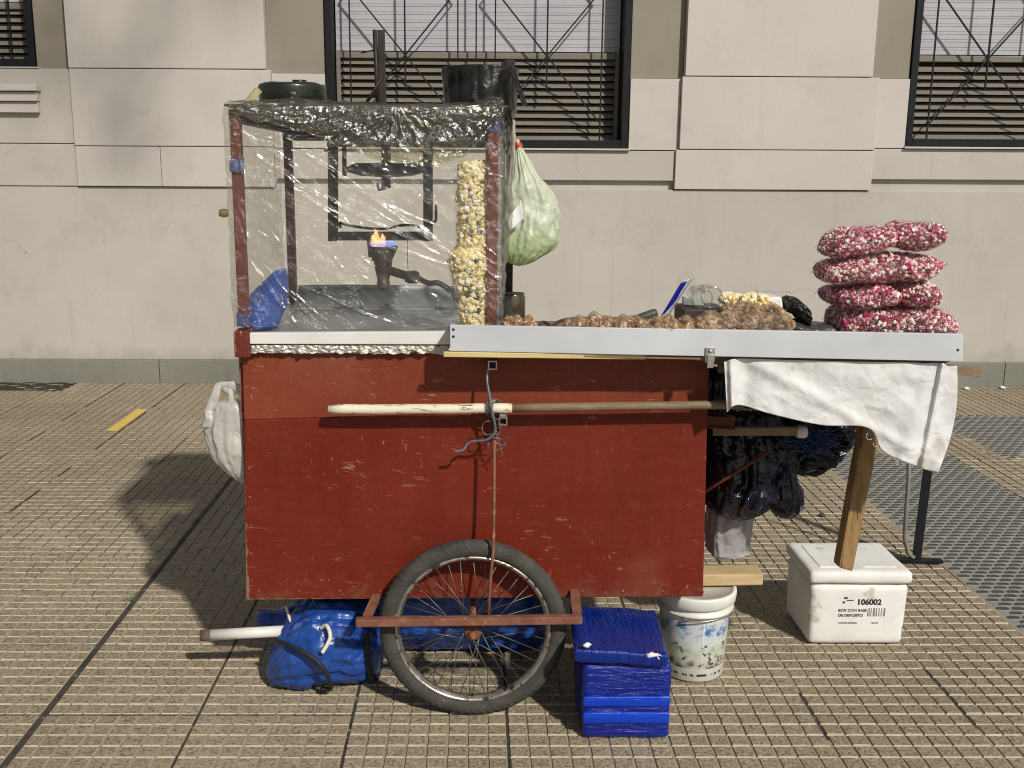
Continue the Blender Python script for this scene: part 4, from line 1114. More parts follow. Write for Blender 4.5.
def filled_bag(name, st, mat, nb, r, label, cat, group, seed, film=True, fillkind='filling', fm=None):
    base = V((st[4][0], st[4][1], min(s[2]-s[3] for s in st)))
    t = thing(name, base, label, cat, group)
    m = MB(); so_ = V((seed*5.1, 0, seed))
    for _ in range(nb):
        v = random.random(); x, y, z, a, b_ = catm(st, v); th = random.uniform(0, 2*PI)
        k = random.uniform(.86, 1.0)*(1+.13*mn.noise(V((x, y, z))*18+so_+V((math.cos(th), math.sin(th), 0))))
        cq, sq_ = math.cos(th), math.sin(th)
        if fm is None: cq = math.copysign(abs(cq)**.8, cq); sq_ = math.copysign(abs(sq_)**.8, sq_)
        m.blob((x, y+b_*k*sq_*.98, z+max(a-r*.5, .003)*k*cq), r*random.uniform(.7, 1.2), .33)
    m.build(fillkind, mat, t, kind='stuff')
    if film:
        s2 = [(x, y, z, a+r*.75, b_+r*.75) for x, y, z, a, b_ in st]
        s2[0] = (st[0][0]-.003, st[0][1], st[0][2], .004, st[0][4]); s2[-1] = (st[-1][0]+.003, st[-1][1], st[-1][2], .004, st[-1][4])
        sweep(s2, (0, 0, 1), (0, 1, 0), 64, 60, .07, 12, .05, 16, seed=seed, sq=1 if fm else .8).build('bag_film', fm or (PINKFILM if mat is PINK else BAGFILM), t)
        if mat is PINK:
            for e_, sg in ((0, -1), (-1, 1)):
                x, y, z, a, b_ = st[e_]; hh = st[4][3]*.62
                MB().grid(lambda u, v: V((x+sg*(-.014+.030*u), y+b_*1.2*(v-.5)*2*(.6+.3*u), z+hh*(.10*math.sin(v*9+seed)+.30*math.sin(v*5+seed*2)*u)+.004*math.sin(u*11+v*7))), 14, 24).build('bag_end', PINKFILM, t, thick=.0008)
    return t


pk = 'bags of pink popcorn stacked on the tray'
Yp = 2.62
filled_bag('pink_popcorn_bag', pillow(832, 304, 949, 341, Yp, .11, 1, -.003, (1.3, 1.1)), PINK, 4200, .0049, 'bottom bag of pink popcorn, longest, lying on the grey tray', 'popcorn bag', pk, 1)
filled_bag('pink_popcorn_bag', pillow(825, 283, 893, 306, Yp, .10, 2, .006, (1, 1.3)), PINK, 2400, .0048, 'left pink popcorn bag in the second layer up from the tray', 'popcorn bag', pk, 2)
filled_bag('pink_popcorn_bag', pillow(891, 280, 935, 304, Yp, .10, 3, -.006, (1.3, .7)), PINK, 1700, .0048, 'short right pink popcorn bag in the second layer up from the tray', 'popcorn bag', pk, 3)
filled_bag('pink_popcorn_bag', pillow(819, 253, 939, 281, Yp, .11, 4, .016, (1.3, .6)), PINK, 4200, .0049, 'long pink popcorn bag in the third layer, under the top pair', 'popcorn bag', pk, 4)
filled_bag('pink_popcorn_bag', pillow(821, 228, 888, 255, Yp, .10, 5, .030, (.6, 1.3)), PINK, 2400, .0048, 'left pink popcorn bag of the top pair, tilted up', 'popcorn bag', pk, 5)
filled_bag('pink_popcorn_bag', pillow(887, 222, 937, 249, Yp, .10, 6, .002, (1.3, .35)), PINK, 1700, .0048, 'right pink popcorn bag of the top pair, with pointed end', 'popcorn bag', pk, 6)
ng = 'bags of candied nuts on the tray'
NB = [(505, 317, 522, 332, 2.47, 'small nut bag peeping over the tray beside the cloudy jar'), (519, 318, 534, 332, 2.44, 'nut bag at the tray edge just right of the jar bag'),
      (566, 318, 592, 334, 2.46, 'leftmost nut bag of the middle row on the tray'), (584, 315, 606, 334, 2.47, 'highest nut bag of the middle row on the tray'),
      (600, 319, 622, 334, 2.44, 'nut bag after the highest one in the middle row'), (618, 317, 640, 334, 2.46, 'nut bag left of the dark tool handle on the tray'),
      (636, 320, 660, 334, 2.43, 'nut bag in front of the dark tool handle'), (656, 317, 676, 334, 2.43, 'nut bag in front of the blue and white packet'),
      (672, 318, 696, 335, 2.44, 'rounded nut bag just right of the blue and white packet'),
      (695, 313, 728, 337, 2.43, 'front left nut bag of the heap below the lying jars'), (716, 313, 748, 337, 2.44, 'middle front nut bag of the heap below the lying jars'),
      (738, 314, 790, 337, 2.43, 'front right nut bag of the heap next to the black bag'), (724, 304, 756, 320, 2.49, 'upper left nut bag on top of the heap'), (748, 306, 782, 322, 2.50, 'upper right nut bag on top of the heap')]
for k, (x0, y0_, x1, y1_, Yc, lb_) in enumerate(NB):
    filled_bag('nut_bag', pillow(x0, y0_, x1, y1_, Yc, .045, 20+k, random.uniform(-.006, .006), (1.3, 1.3)), NUT, 170, .0066, lb_, 'nut bag', ng, 20+k, fm=NUTFILM)
# heap support below (contents of the tray that the lip hides)
m_ = MB().tube(curve([at(536, 325, 2.62), at(548, 318, 2.62), at(556, 319, 2.62), at(570, 318, 2.62), at(600, 316.5, 2.66), at(640, 319, 2.66)], 30), [.006+.010*math.sin(t/29*PI) for t in range(30)], 10)
# dark handle
m_ = MB(); a, b_ = at(628, 322, 2.55), at(657, 312.5, 2.55)
m_.tube([a-(b_-a)*.5, a, a.lerp(b_, .3), a.lerp(b_, .9), b_], [.006, .008, .011, .012, .009], 14)
tag(m_.build('tool_handle', plain('dark_handle', (.04, .036, .032), (.075, .07, .062), 20, .5)), 'dark rounded tool handle resting over the tray between nut bags', 'tool')
# blue and white packet
bp = thing('clear_packet', at(672, 318, 2.53), 'clear and white packet with a blue stripe leaning upright on the tray', 'packet')
m_ = MB().grid(lambda u, v: at(660+8*u+(21+5*u)*v, 318-(36+8*u-4*u*v)*v, 2.52+.012*math.sin(u*PI)-.004*fbm((u, v, 1), 5)), 16, 30); m_.build('sleeve', clear('white_sleeve', (.9, .9, .93), .08, .15, .45, .8, 50, .004, (.8, .8, .84)), bp, thick=.0006)
m_ = MB().grid(lambda u, v: at(661+6.5*u*math.sin(min(1, v*1.2+.25)*PI*.6)+20*v, 316-33*v-2*u, 2.510+.012*math.sin(u*PI)), 10, 26); m_.build('blue_stripe', plain('blue_print', (.01, .015, .26), (.02, .03, .38), 20, .35), bp, thick=.0006)
m_ = sweep([(*at(684, 290, 2.55), .018, .01), (*at(686, 282, 2.55), .024, .014), (*at(687, 274, 2.55), .014, .01), (*at(687, 271, 2.55), .001, .001)], (1, 0, 0), (0, 1, 0), 30, 20, .12, 8, .1, 20, seed=5); m_.build('clear_end', BAGFILM, bp)
# lying glass jars
for k, (x, y, r, lb_) in enumerate(((703, 299, 10.5, 'left empty glass jar lying with its mouth to the front'), (713, 297.5, 10.5, 'right empty glass jar lying against the left jar'))):
    p = at(x, y, 2.62-.03*k); R = r/383
    m_ = MB().lathe([(R*.98, -.014), (R, -.03), (R, -.085), (R*.94, -.094), (R*.6, -.098), (.0001, -.098)], p, 40, 'y')
    m_.tube([p+V((R*.93*math.cos(t*PI/16), .003, R*.93*math.sin(t*PI/16))) for t in range(32)], .0022, 8, closed=True)
    m_.tube([p+V((R*.97*math.cos(t*PI/16), .014, R*.97*math.sin(t*PI/16))) for t in range(32)], .0016, 8, closed=True)
    m_.lathe([(R*.93, -.003), (R*.95, -.012), (R*.98, -.014)], p, 40, 'y')
    tag(m_.build('glass_jar', GLASS), lb_, 'jar', 'glass jars lying on the tray')
# dark box under jars
p = at(700, 322, 2.66)
m_ = MB().hexa([at(683, 330, 2.60), at(728, 330, 2.60), at(728, 330, 2.60)+V((0, .13, 0)), at(683, 330, 2.60)+V((0, .13, 0)), at(684, 309.5, 2.60), at(727, 309.5, 2.60), at(727, 309.5, 2.60)+V((0, .13, 0)), at(684, 309.5, 2.60)+V((0, .13, 0))], .004)
tag(m_.build('dark_carton', plain('dark_brown_card', (.03, .016, .012), (.06, .035, .025), 12, .6)), 'dark brown box under the lying glass jars', 'box')
m_ = MB().grid(lambda u, v: at(682+22*u, 309-14*v+2*math.sin(u*4), 2.70-.02*u), 8, 8)
tag(m_.build('paper_sheet', PAPER, thick=.001), 'small white paper standing behind the lying glass jars', 'paper')
filled_bag('yellow_popcorn_bag', pillow(722, 293, 768, 309, 2.60, .05, 51, .0), POP, 420, .0058, 'low bag of yellow popcorn lying behind the nut heap', 'popcorn bag', None, 51)
p0_ = at(761, 306, 2.62); 
m_ = MB().hexa([at(762, 309, 2.60), at(784, 309, 2.60), at(784, 309, 2.60)+V((0, .08, 0)), at(762, 309, 2.60)+V((0, .08, 0)), at(763, 297, 2.60), at(782, 297, 2.60), at(780, 297, 2.60)+V((0, .08, 0)), at(763, 297, 2.60)+V((0, .08, 0))], .006)
m_.hexa([at(758, 311.5, 2.595), at(790, 311.5, 2.595), at(790, 311.5, 2.595)+V((0, .1, 0)), at(758, 311.5, 2.595)+V((0, .1, 0)), at(758, 309.4, 2.595), at(790, 309.4, 2.595), at(790, 309.4, 2.595)+V((0, .1, 0)), at(758, 309.4, 2.595)+V((0, .1, 0))])
tag(m_.build('white_tub', PAPER), 'small white plastic tub on a flat lid between popcorn and black bag', 'tub')
Bq = lambda x, y, a, b_: (*at(x, y, 2.62), a/385, b_/385)
m_ = sweep([Bq(782, 301, 1, 1), Bq(784, 303, 6, 12), Bq(790, 305, 8, 20), Bq(799, 310, 9, 22), Bq(805, 316, 7, 20), Bq(807, 319, 1, 1)], (0, 0, 1), (0, 1, 0), 70, 60, .22, 9, .24, 22, seed=6)
tag(m_.build('black_bag', plain('black_thin_plastic', (.01, .01, .01), (.022, .021, .02), 10, .3, bump=.4, bscale=50, bdist=.003, crumple=(26, .012))), 'small black plastic bag on the tray left of the pink popcorn', 'plastic bag')
m_ = sweep([Bq(780, 326, 1, 1), Bq(784, 326, 7, 18), Bq(800, 327, 7, 24), Bq(818, 329, 7, 22), Bq(832, 330, 6, 16), Bq(836, 331, 1, 1)], (0, 0, 1), (0, 1, 0), 50, 40, .16, 10, .12, 20, seed=12)
tag(m_.build('shiny_wrapper', plain('dark_shiny_film', (.03, .03, .032), (.09, .09, .092), 18, .16, .2, bump=1, bscale=40, bdist=.006)), 'flat dark shiny wrapper lying between black bag and pink popcorn', 'wrapper')
m_ = MB().tube(curve([at(536, 329, 2.50), at(543, 322, 2.52), at(552, 326, 2.50), at(560, 321, 2.54), at(575, 318.5, 2.56), at(610, 318, 2.58), at(640, 321, 2.58)], 40), .004, 8)
tag(m_.build('cord', plain('brown_cord', (.035, .022, .016), (.07, .045, .035), 30, .6)), 'dark brown cord lying along the tray behind the nut bags', 'cord')

# ---- white cloth
cl_top = [(724, 362), (740, 358.5), (790, 360), (850, 361.5), (912, 362.5), (921, 363), (940, 363), (957, 366)]
cl_bot = [(727, 412), (739, 405), (775, 415), (822, 425), (868, 428), (884, 452), (918, 467), (938, 473)]
m_ = MB()


def clf(u, v):
    tx, ty = catm(cl_top, u); bx, by = catm(cl_bot, u)
    bulge = 1 if u > .98 else 0
    x = tx+(bx-tx)*v+(7*math.sin(v*PI)*smooth((u-.9)*10)); y = ty+(by-ty)*v
    yy = 2.385+.010*v
    q = (x/60., y/60., 0)
    d = .005*fbm(q, 1.3, 3)+.007*v*math.sin(u*15+2.2*v)*.5+.0012*ridged(fbm((x/90-y/120, y/80, 2), 1.8, 3)*1.6)
    d += .015*math.exp(-((u-.80)/.04)**2)*v+.012*math.exp(-((u-.88)/.02)**2)-.004*math.exp(-((u-.85)/.022)**2)*(.4+.6*v)
    d += .015*math.exp(-((u-.09)/.035)**2)*(.5+.5*v)-.01*math.exp(-((u-.17)/.03)**2)
    dg = (x-770)*.55-(y-372); d += .006*math.exp(-(dg/7)**2)
    return at(x, y, yy-d)


m_.grid(clf, 150, 60)
wc_ = m_.build('white_cloth', CLOTH, thick=.0015)
tag(wc_, 'white cloth hanging from the tray edge with frayed lower hem', 'cloth')
m_ = MB()
for (x, y) in ((869, 433), (876, 440), (889, 454), (896, 458), (905, 462)):
    MB().tube([at(x+3*math.cos(t*.7+x), y+2+4*math.sin(t*.5+y)+t*.2, 2.375) for t in range(7)], .0006, 5).build('loose_thread', ROPE, wc_)

# ---- bags hanging below tray
K = lambda x, y, Y, a, b_: (*at(x, y, Y), a/370, b_/340)
m_ = sweep([K(742, 402, 2.80, 3, 3), K(742, 408, 2.80, 34, 30), K(746, 428, 2.80, 44, 34), K(748, 440, 2.80, 46, 36), K(750, 452, 2.80, 44, 38), K(748, 474, 2.80, 42, 42), K(741, 492, 2.80, 36, 38), K(738, 506, 2.80, 27, 28), K(737, 516, 2.80, 10, 12), K(737, 518, 2.80, 1, 1)], (1, 0, 0), (0, 1, 0), 120, 100, .16, 10, .14, 8, seed=21, fneck=False)
tag(m_.build('garbage_bag', BLACKBAG), 'large black garbage bag bulging under the tray beside the red panel', 'garbage bag')
m_ = sweep([K(744, 424, 2.90, 2, 2), K(752, 426, 2.90, 18, 22), K(780, 434, 2.88, 32, 34), K(815, 440, 2.84, 31, 34), K(835, 441, 2.80, 19, 26), K(852, 431, 2.80, 9, 14), K(860, 428, 2.80, 1, 1)], (0, 0, 1), (0, 1, 0), 100, 90, .18, 10, .12, 9, seed=25, fneck=False)
tag(m_.build('long_black_bag', BLACKBAG), 'long black plastic bag slung sideways below the white cloth', 'garbage bag')
m_ = sweep([K(786, 446, 2.72, 2, 2), K(785, 456, 2.72, 6, 6), K(783, 472, 2.72, 12, 12), K(784, 492, 2.72, 18, 17), K(785, 506, 2.72, 16, 15), K(785, 515, 2.72, 9, 9), K(784, 518, 2.72, 1, 1)], (1, 0, 0), (0, 1, 0), 90, 80, .16, 10, .12, 12, seed=23)
tag(m_.build('knotted_bag', BLACKBAG), 'small knotted black bag dangling under the long black bag', 'garbage bag')
m_ = sweep([K(706, 366, 2.66, 4, 6), K(714, 372, 2.66, 11, 16), K(714, 395, 2.66, 13, 18), K(713, 415, 2.66, 11, 16), K(712, 424, 2.66, 2, 2)], (1, 0, 0), (0, 1, 0), 60, 50, .14, 9, .12, 12, seed=27, fneck=False)
tag(m_.build('navy_bag', NAVYBAG), 'dark navy plastic bag tucked between red panel and white cloth', 'plastic bag')
random.seed(5)
m_ = MB()
for k in range(260):
    a = V((*at(random.gauss(812, 9), random.gauss(440, 6), 2.68+random.uniform(-.02, .03)),)); an = random.uniform(0, 6.28); L = random.uniform(.02, .05)
    dv = V((math.cos(an), random.uniform(-.7, .2), math.sin(an)*.6))*L
    m_.tube([a, a+dv*.5+V((0, -.008, .006*random.uniform(-1, 1))), a+dv], .0014, 4)
tag(m_.build('bristle_bundle', BRISTLE, kind='stuff'), 'tangled blue bristles of a brush poking out below the cloth', 'brush')
del_ = None
m_ = sweep([K(731, 492, 2.86, 22, 20), K(731, 505, 2.86, 23, 22), K(728, 525, 2.86, 22, 22), K(727, 545, 2.86, 21, 20), K(727, 552, 2.86, 19, 18), K(727, 554, 2.86, 1, 1)], (1, 0, 0), (0, 1, 0), 80, 60, .07, 7, .05, 9, seed=31, fneck=False, sq=.6)
tag(m_.build('grey_sack', SACK), 'grey crinkled plastic sack hanging beneath the black garbage bag', 'sack')

# ---- white shopping bag at the left end
W_ = lambda x, y, a, b_: (*at(x, y, 2.56), a/372, b_/560)
wb = thing('shopping_bag', at(225, 482, 2.56), 'white plastic carrier bag hanging behind the left end of the cart', 'plastic bag')
m_ = sweep([W_(240, 400, 8, 6), W_(240, 404, 24, 14), W_(240, 418, 32, 18), W_(240, 430, 36, 20), W_(240, 446, 30, 22), W_(241, 460, 23, 20), W_(243, 473, 13, 14), W_(244, 481, 5, 5), W_(244, 484, 1, 1)], (1, 0, 0), (0, 1, 0), 110, 90, .07, 6, .11, 9, seed=33, fneck=False)
m_.build('bag', WHITEBAG, wb)
m_ = MB(); hp = curve([at(209, 428, 2.55), at(211, 408, 2.55), at(217, 391, 2.55), at(224, 386, 2.55), at(240, 388, 2.555), at(246, 392, 2.555)], 30)
m_.tube(hp, [.007+.009*abs(t/29-.5)*2 for t in range(30)], 12)
m_.tube(curve([at(226, 424, 2.555), at(232, 406, 2.555), at(230, 394, 2.555), at(224, 387, 2.555)], 20), .010, 10)
m_.v = [(q[0]+.012*mn.noise(V(q)*34), 2.555+(q[1]-2.555)*.6+.010*mn.noise(V(q)*25+V((2, 2, 2))), q[2]+.012*mn.noise(V(q)*34+V((5, 5, 5)))) for q in m_.v]
m_.build('handle', WHITEBAG, wb)

# ---- blue tarpaulin bundle under the cart
tb = thing('tarp_bundle', (-.25, 2.72, 0), 'big blue tarpaulin bundle tied with black straps under the cart', 'tarpaulin')
T = lambda x, Y, z, a, b_: (x, Y, z, a, b_)
m_ = sweep([T(-.52, 2.86, .14, .05, .08), T(-.50, 2.84, .138, .132, .15), T(-.40, 2.85, .142, .138, .17), T(-.15, 2.86, .14, .14, .17), T(.05, 2.86, .14, .138, .17), T(.18, 2.86, .13, .125, .16), T(.245, 2.87, .12, .05, .09), T(.25, 2.87, .12, .002, .002)], (0, 0, 1), (0, 1, 0), 110, 120, .05, 8, .05, 8, seed=41, fneck=False, zmin=.004)
m_.build('long_roll', TARP, tb)
m_ = sweep([T(-.575, 2.60, .035, .004, .01), T(-.555, 2.60, .05, .05, .05), T(-.51, 2.60, .088, .088, .09), T(-.45, 2.61, .118, .122, .12), T(-.38, 2.62, .122, .125, .125), T(-.31, 2.63, .110, .11, .115), T(-.27, 2.64, .10, .08, .09), T(-.25, 2.65, .10, .02, .03)], (0, 0, 1), (0, 1, 0), 130, 110, .13, 10, .09, 10, seed=43, fneck=True, zmin=.004)
m_.build('front_bundle', TARP, tb)
m_ = sweep([T(-.62, 2.70, .135, .01, .01), T(-.60, 2.70, .135, .03, .03), T(-.56, 2.70, .13, .035, .035), T(-.50, 2.70, .12, .06, .06), T(-.46, 2.70, .12, .01, .01)], (0, 0, 1), (0, 1, 0), 50, 40, .12, 7, .1, 14, seed=47); m_.build('rolled_corner', TARP, tb)


def strap(cx, cy, cz, ry, rz, slant, w_, name, m, a0=0, a1=2*PI):
    mm = MB()

    def g_(u, v):
        th = a0+(a1-a0)*u
        return V((cx+slant*math.cos(th)+(v-.5)*w_, cy+ry*math.sin(th), max(.002, cz+rz*math.cos(th))))
    mm.grid(g_, 60, 3); return mm.build(name, m, tb, thick=.003)


strap(-.285, 2.635, .102, .116, .106, -.01, .016, 'black_strap', STRAPM)
m_ = MB()
pts = curve([at(276, 640, 2.535), at(288, 645, 2.50), at(303, 652, 2.468), at(318, 662, 2.455), at(327, 675, 2.462), at(331, 688, 2.50), at(321, 689, 2.515)], 40)
m_.tube(pts, .0062, 8); m_.build('black_strap', STRAPM, tb)
m_ = MB().tube(curve([at(286, 606, 2.60), at(291, 622, 2.585), at(300, 635, 2.56), at(296, 644, 2.54), at(300, 655, 2.52)], 30), .0042, 8).tube(curve([at(321, 628, 2.515), at(327, 626, 2.50), at(330, 638, 2.478), at(322, 653, 2.462)], 24), .0055, 8); m_.build('white_rope', ROPE, tb)
# pole sticking out of it
m_ = MB(); a, b_ = at(201, 635.5, 2.60), at(266, 632, 2.60)
d = b_-a
m_.tube([a, a+d*.16], .0152, 18, 1).tube([a+d*.1601, b_+d*.3], .0150, 18, 0)
tag(m_.build('white_pipe', [PVC, RUSTEND]), 'white painted pipe with rusty end sticking out of the blue bundle', 'pipe')

# ---- blue wrapped box
bb = thing('wrapped_box', (.377, 2.42, 0), 'bright blue plastic-wrapped box with skewed lid standing before the cart', 'box')


def rbox(x0, x1, y0_, y1_, z0, z1, taper=.0, bev=.012, amp=.0015, sc=20, cuts=14):
    b = bmesh.new()
    vs = [b.verts.new(q) for q in [(x0+taper, y0_+taper, z0), (x1-taper, y0_+taper, z0), (x1-taper, y1_-taper, z0), (x0+taper, y1_-taper, z0), (x0, y0_, z1), (x1, y0_, z1), (x1, y1_, z1), (x0, y1_, z1)]]
    for f in ((3, 2, 1, 0), (4, 5, 6, 7), (0, 1, 5, 4), (1, 2, 6, 5), (2, 3, 7, 6), (3, 0, 4, 7)): b.faces.new([vs[i] for i in f])
    bmesh.ops.bevel(b, geom=list(b.edges), offset=bev, segments=3, affect='EDGES', profile=.5)
    bmesh.ops.subdivide_edges(b, edges=[e for e in b.edges if e.calc_length() > .04], cuts=cuts, use_grid_fill=True)
    for p in b.verts: p.co += V((fbm(p.co, sc, 3), fbm(p.co+V((9, 0, 0)), sc, 3), fbm(p.co+V((0, 9, 0)), sc, 3)))*amp
    bmesh.ops.recalc_face_normals(b, faces=b.faces)
    m = MB(); m.bm(b, 0, True); return m


bz = at(630, 663, 2.30).z
rbox(.262, .484, 2.298, 2.53, .001, bz, .004, .014, .003, 14).build('box_body', BLUEWRAP, bb)
for (y0_, y1_) in ((698, 708), (714, 725)):
    z0, z1 = at(630, y1_, 2.29).z, at(630, y0_, 2.29).z
    rbox(.266, .480, 2.2955, 2.31, z0, z1, 0, .003, .001, 20, 6).build('tape_band', BLUETAPE, bb)
l = rbox(.247, .474, 2.279, 2.545, bz+.003, bz+.040, 0, .009, .003, 16, 14)
rz_ = Matrix.Rotation(math.radians(-3), 3, 'Z'); cc = V((.353, 2.41, bz))
l.v = [tuple(cc+rz_ @ (V(q)-cc)+V((0, 0, -.04*(q[0]-.353)))) for q in l.v]
lid = l.build('lid', BLUEWRAPL, bb)
m_ = MB()
for (x, y, sx, sy) in ((587, 645, 4, 2.6), (651, 655, 6, 3), (658, 657, 4, 3.2)):
    p = at(x, y, 2.277); ic = [V((v_[0]*sx/420, v_[1]*.004, v_[2]*sy/430))*(1+.9*mn.noise(v_*1.7+V((x, y, 0)))) for v_ in ICO2[0]]
    m2 = MB(); m2.add([p+q for q in ic], ICO2[1]); m2.build('foam_chip', FOAM, lid)

# ---- bucket
bu = thing('bucket', (.615, 2.675, 0), 'white lidded plastic bucket with faded landscape print beside blue box', 'bucket')
n = N('printed_bucket'); sp = n.new('SeparateXYZ'); n.link(n.tc, sp.inputs[0]); Z = sp.outputs['Z']
base = n.ramp(n.noise(14, 6, .6), [(.35, (.62, .61, .56)), (.7, (.76, .75, .71))])
zn = n.math('ADD', Z, n.math('MULTIPLY', n.math('SUBTRACT', n.noise(16, 4, .6), .5), .07))
colr = n.ramp(n.math('MULTIPLY', zn, 4), [(.16, (.66, .66, .62)), (.205, (.03, .035, .03)), (.27, (.55, .60, .48)), (.38, (.30, .42, .27)), (.45, (.62, .68, .60)), (.52, (.42, .58, .70)), (.58, (.05, .17, .40)), (.69, (.10, .26, .50)), (.74, (.66, .67, .66))])
wear = n.ramp(n.noise(38, 7, .7), [(.43, 0.), (.52, 1.)])
band = n.math('MULTIPLY', n.math('GREATER_THAN', Z, .042), n.math('LESS_THAN', Z, .182))
wr = n.math('MULTIPLY', n.math('SUBTRACT', 1., n.math('MULTIPLY', wear, .75)), band)
c = n.mix(wr, base, colr)
sx = n.math('LESS_THAN', n.math('ABSOLUTE', n.math('SUBTRACT', sp.outputs['X'], .008)), .0016)
c = n.mix(n.math('MULTIPLY', sx, band), c, (.75, .75, .72))
bl = n.math('MULTIPLY', n.ramp(n.noise(30, 4, .7), [(.55, 0.), (.59, 1.)]), n.math('MULTIPLY', n.math('GREATER_THAN', Z, .05), n.math('LESS_THAN', Z, .115)))
c = n.mix(n.math('MULTIPLY', bl, .9), c, (.03, .035, .03))
tl_ = n.math('MULTIPLY', n.ramp(n.noise(120, 3, .6, (1, 1, .2)), [(.46, 0.), (.5, 1.)]), n.math('MULTIPLY', n.math('GREATER_THAN', Z, .020), n.math('LESS_THAN', Z, .027)))
c = n.mix(tl_, c, (.03, .03, .03))
n.set(color=c, rough=.42, normal=n.bump(n.noise(60, 4), .15, .001))
zb_ = .235
m_ = MB().lathe([(.0001, .002), (.083, .002), (.087, .006), (.097, .185), (.098, .196), (.106, .198), (.107, .204), (.1, .207), (.1, .222), (.108, .224), (.108, .232), (.0001, .232)], (.615, 2.675, 0), 56); m_.build('pail', n.m, bu)
m_ = MB().lathe([(.109, .222), (.111, .224), (.113, .248), (.111, .255), (.104, .256), (.100, .250), (.0001, .249)], (.615, 2.675, 0), 56); m_.build('lid', PVC, bu)
m_ = MB().box(.565, .578, 2.588-.008, 2.594, .187, .204, .002).tube([V((.615+.112*math.cos(t), 2.675+.112*math.sin(t), .20-.018*abs(math.sin(t*.5+.5)))) for t in [-2.0+.1*k for k in range(18)]], .002, 6); m_.build('bail', STEEL, bu)
a, b_ = at(690, 573, 2.70), at(759, 572, 2.70)
m_ = MB().bar(V((a.x, 2.69, a.z+.0)), V((b_.x, 2.69, b_.z)), .07, .034, bev=.004)
dz = .2575-min(q[2] for q in m_.v); m_.v = [(q[0], q[1], q[2]+dz+.0) for q in m_.v]
tag(m_.build('wood_block', WOODL), 'short pale wooden block lying on the bucket lid', 'wood block')

# ---- styrofoam box
sb = thing('foam_box', (1.14, 2.99, 0), 'white styrofoam box printed 106002 with its lid on, under the tray', 'foam box')
x0, x1, yf, yb = .990, 1.282, 2.818, 3.06
m_ = rbox(x0, x1, yf, yb, .001, .192, .005, .016, .0012, 22, 10); m_.build('box_body', FOAM, sb)
m_ = rbox(x0-.006, x1+.006, yf-.006, yb+.006, .196, .236, 0, .014, .0012, 22, 10)
m_.hexa([(x0+.03, yf+.03, .2345), (x1-.03, yf+.03, .2345), (x1-.03, yb-.03, .2345), (x0+.03, yb-.03, .2345), (x0+.033, yf+.033, .2385), (x1-.033, yf+.033, .2385), (x1-.033, yb-.033, .2385), (x0+.033, yb-.033, .2385)], .001)
m_.build('lid', FOAM, sb)
YL = yf+.0005


def text(s, x, y, size, mat, bold=0):
    cu = bpy.data.curves.new('print', 'FONT'); cu.body = s; cu.size = size; cu.extrude = .0004; cu.offset = bold
    o = bpy.data.objects.new('tmp', cu); COL.objects.link(o)
    me = bpy.data.meshes.new_from_object(o.evaluated_get(bpy.context.evaluated_depsgraph_get()))
    bpy.data.objects.remove(o)
    p = at(x, y, yf-.0015); off = p
    tilt = lambda z: .005*(1-z/.192)
    out = ([(off.x+v_.co.x, yf-.0006+tilt(off.z+v_.co.y)-v_.co.z, off.z+v_.co.y) for v_ in me.vertices], [list(f.vertices) for f in me.polygons])
    return out


pr = MB()
vs, fs = text('106002', 857, 605, .0245, INK, .0009); pr.add([(857*0+q[0], q[1], q[2]) for q in vs], fs, 0, False)
for s, x, y, sz, mi in (('BOX CON BASE', 838.5, 612, .0118, 0), ('DE DEPOSITO', 838.5, 617, .0118, 0), ('INDUSTRIA ARGENTINA', 839, 624, .0050, 1), ('TEL 4862', 872, 624, .0050, 1)):
    vs, fs = text(s, x, y, sz, INK, .0003); pr.add(vs, fs, mi, False)
for (x, y, ww, hh) in ((844.5, 598.2, 3.4, 1.8), (843, 602.6, 2.4, 2), (847, 600.5, 7.0, .8)):
    p = at(x, y, yf-.001); t_ = .005*(1-p.z/.192); ww /= 345; hh /= 345
    pr.box(p.x, p.x+ww, yf+t_-.0012, yf+t_-.0002, p.z-hh/2, p.z+hh/2)
random.seed(2)
x = 868.
while x < 885.5:
    ww = random.choice((.6, 1.0, 1.6)); p = at(x, 612.5, yf-.001); t_ = .005*(1-p.z/.192)
    pr.box(p.x, p.x+ww/345, yf+t_-.0010, yf+t_-.0002, p.z-.013, p.z+.013, 0, 1); x += ww+random.choice((.8, 1.2, 1.8))
pr.build('printed_label', [INK, INKG], sb)

# pebble / litter on the ground seen right of the knotted bag
m_ = MB(); p = atz(822, 515, .006); m_.add([p+q*.014*(1+.4*mn.noise(q*2)) for q in ICO2[0]], ICO2[1]); m_.v = [(q[0], q[1], max(.001, q[2]*.7)) for q in m_.v]
tag(m_.build('pebble', plain('dark_stone', (.03, .025, .02), (.06, .05, .04), 60, .8)), 'dark small pebble on the paving behind the foam box', 'pebble')
for k, (x, y, lb_) in enumerate(((966, 388.5, 'left white paper scrap on the paving near the wall'), (1002, 387.5, 'right white paper scrap on the paving near the wall'))):
    p = atz(x, y, .006); m_ = MB().grid(lambda u, v: p+V((.035*(u-.5), .05*(v-.5), .012*math.sin(u*3)*math.sin(v*3))), 8, 8)
    tag(m_.build('paper_scrap', PAPER, thick=.001), lb_, 'litter', 'paper scraps by the wall')

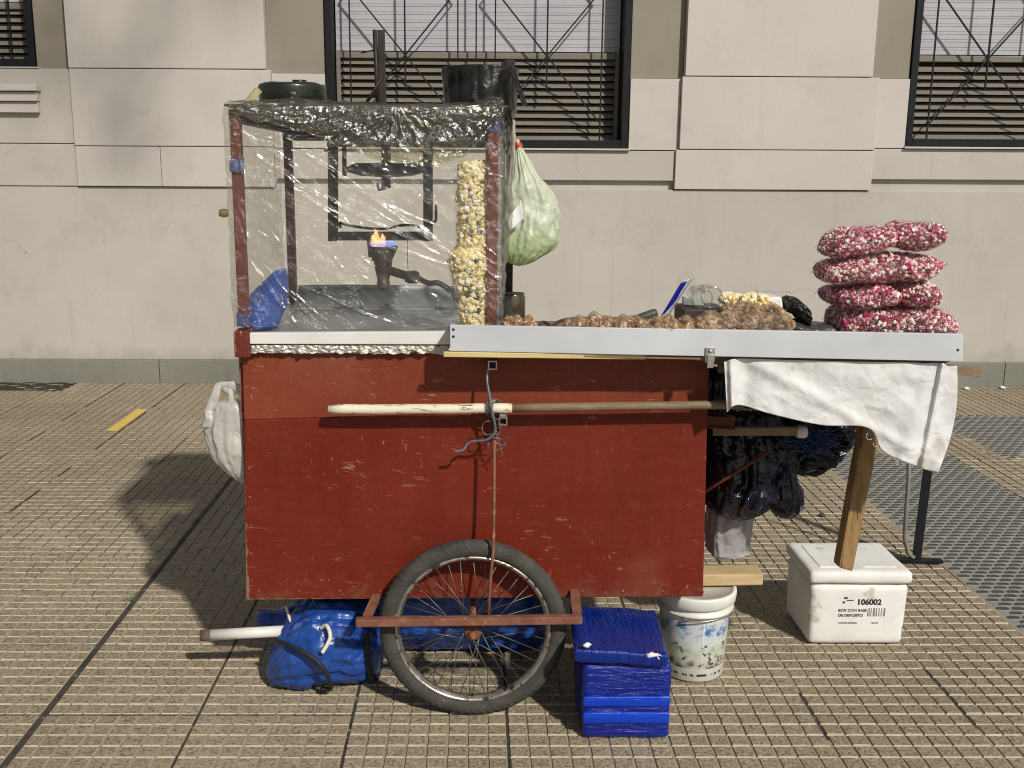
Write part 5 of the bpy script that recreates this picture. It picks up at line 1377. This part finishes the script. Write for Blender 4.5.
# ---- street tree at the kerb behind the viewer; its leaves dapple the upper left of the wall
random.seed(17)
tr = thing('street_tree', (-1.3, -1.6, 0), 'street tree at the kerb behind the viewer, only its dappled shade seen on the wall', 'tree')
tips = [V((-.9, -1.2, 9.3)), V((.3, -1.1, 8.9)), V((-2.6, -1.8, 8.6)), V((-1.6, -2.6, 9.2))]
m_ = MB().tube([(-1.3, -1.6, 0), (-1.28, -1.6, .5), (-1.22, -1.58, 2), (-1.2, -1.6, 4), (-1.1, -1.5, 6), (-.95, -1.4, 7.6)], [.2, .15, .13, .11, .09, .06], 16)
for e in tips: m_.tube([V((-1.05, -1.5, 6.4)), V((-1.05, -1.5, 6.4)).lerp(e, .5)+V((0, 0, .25)), e], [.06, .04, .015], 8)
m_.tube([V((.2, -1.12, 8.85)), V((1.1, -1.05, 8.9)), V((2.1, -1.0, 8.8))], [.014, .009, .004], 8)
m_.build('trunk', WOODD, tr)
m_ = MB()
cl = [(e, .9, 260) for e in tips]+[(V((1.75, -1.0, 9.2)), .26, 30), (V((2.1, -1.0, 8.85)), .30, 40), (V((2.45, -1.05, 9.25)), .30, 30), (V((2.1, -1.0, 8.42)), .28, 36), (V((1.6, -1.0, 8.75)), .3, 26), (V((2.75, -1.0, 9.3)), .3, 22), (V((1.35, -1.0, 9.1)), .3, 26)]
for c_, rr, nn_ in cl:
    for _ in range(nn_):
        p = c_+V((random.gauss(0, .5), random.gauss(0, .5), random.gauss(0, .4)))*rr
        a = V((random.gauss(0, 1), random.gauss(0, 1), random.gauss(0, 1))).normalized()*.06; b_ = a.orthogonal().normalized()*.035
        m_.add([p-a, p+b_, p+a, p-b_], [[0, 1, 2, 3]], 0, False)
m_.build('crown', plain('leaf_green', (.03, .06, .015), (.06, .11, .03), 5, .6), tr)

m_ = MB(); p = atz(128.5, 603, -.004); random.seed(8)
for k in range(16):
    a = random.uniform(0, 6.28); L = random.uniform(.008, .02); d = V((math.cos(a)*.8, math.sin(a)*.8, .9))*L; q = V((-math.sin(a), math.cos(a), 0))*.0028; o_ = p+V((random.gauss(0, .008), random.gauss(0, .014), 0))
    m_.add([o_, o_+d*.5+q, o_+d, o_+d*.5-q], [[0, 1, 2, 3]], 0, False)
tag(m_.build('weed', plain('weed_green', (.05, .10, .02), (.09, .16, .04), 60, .6)), 'tiny green weed growing in the wide dark paving joint', 'weed')
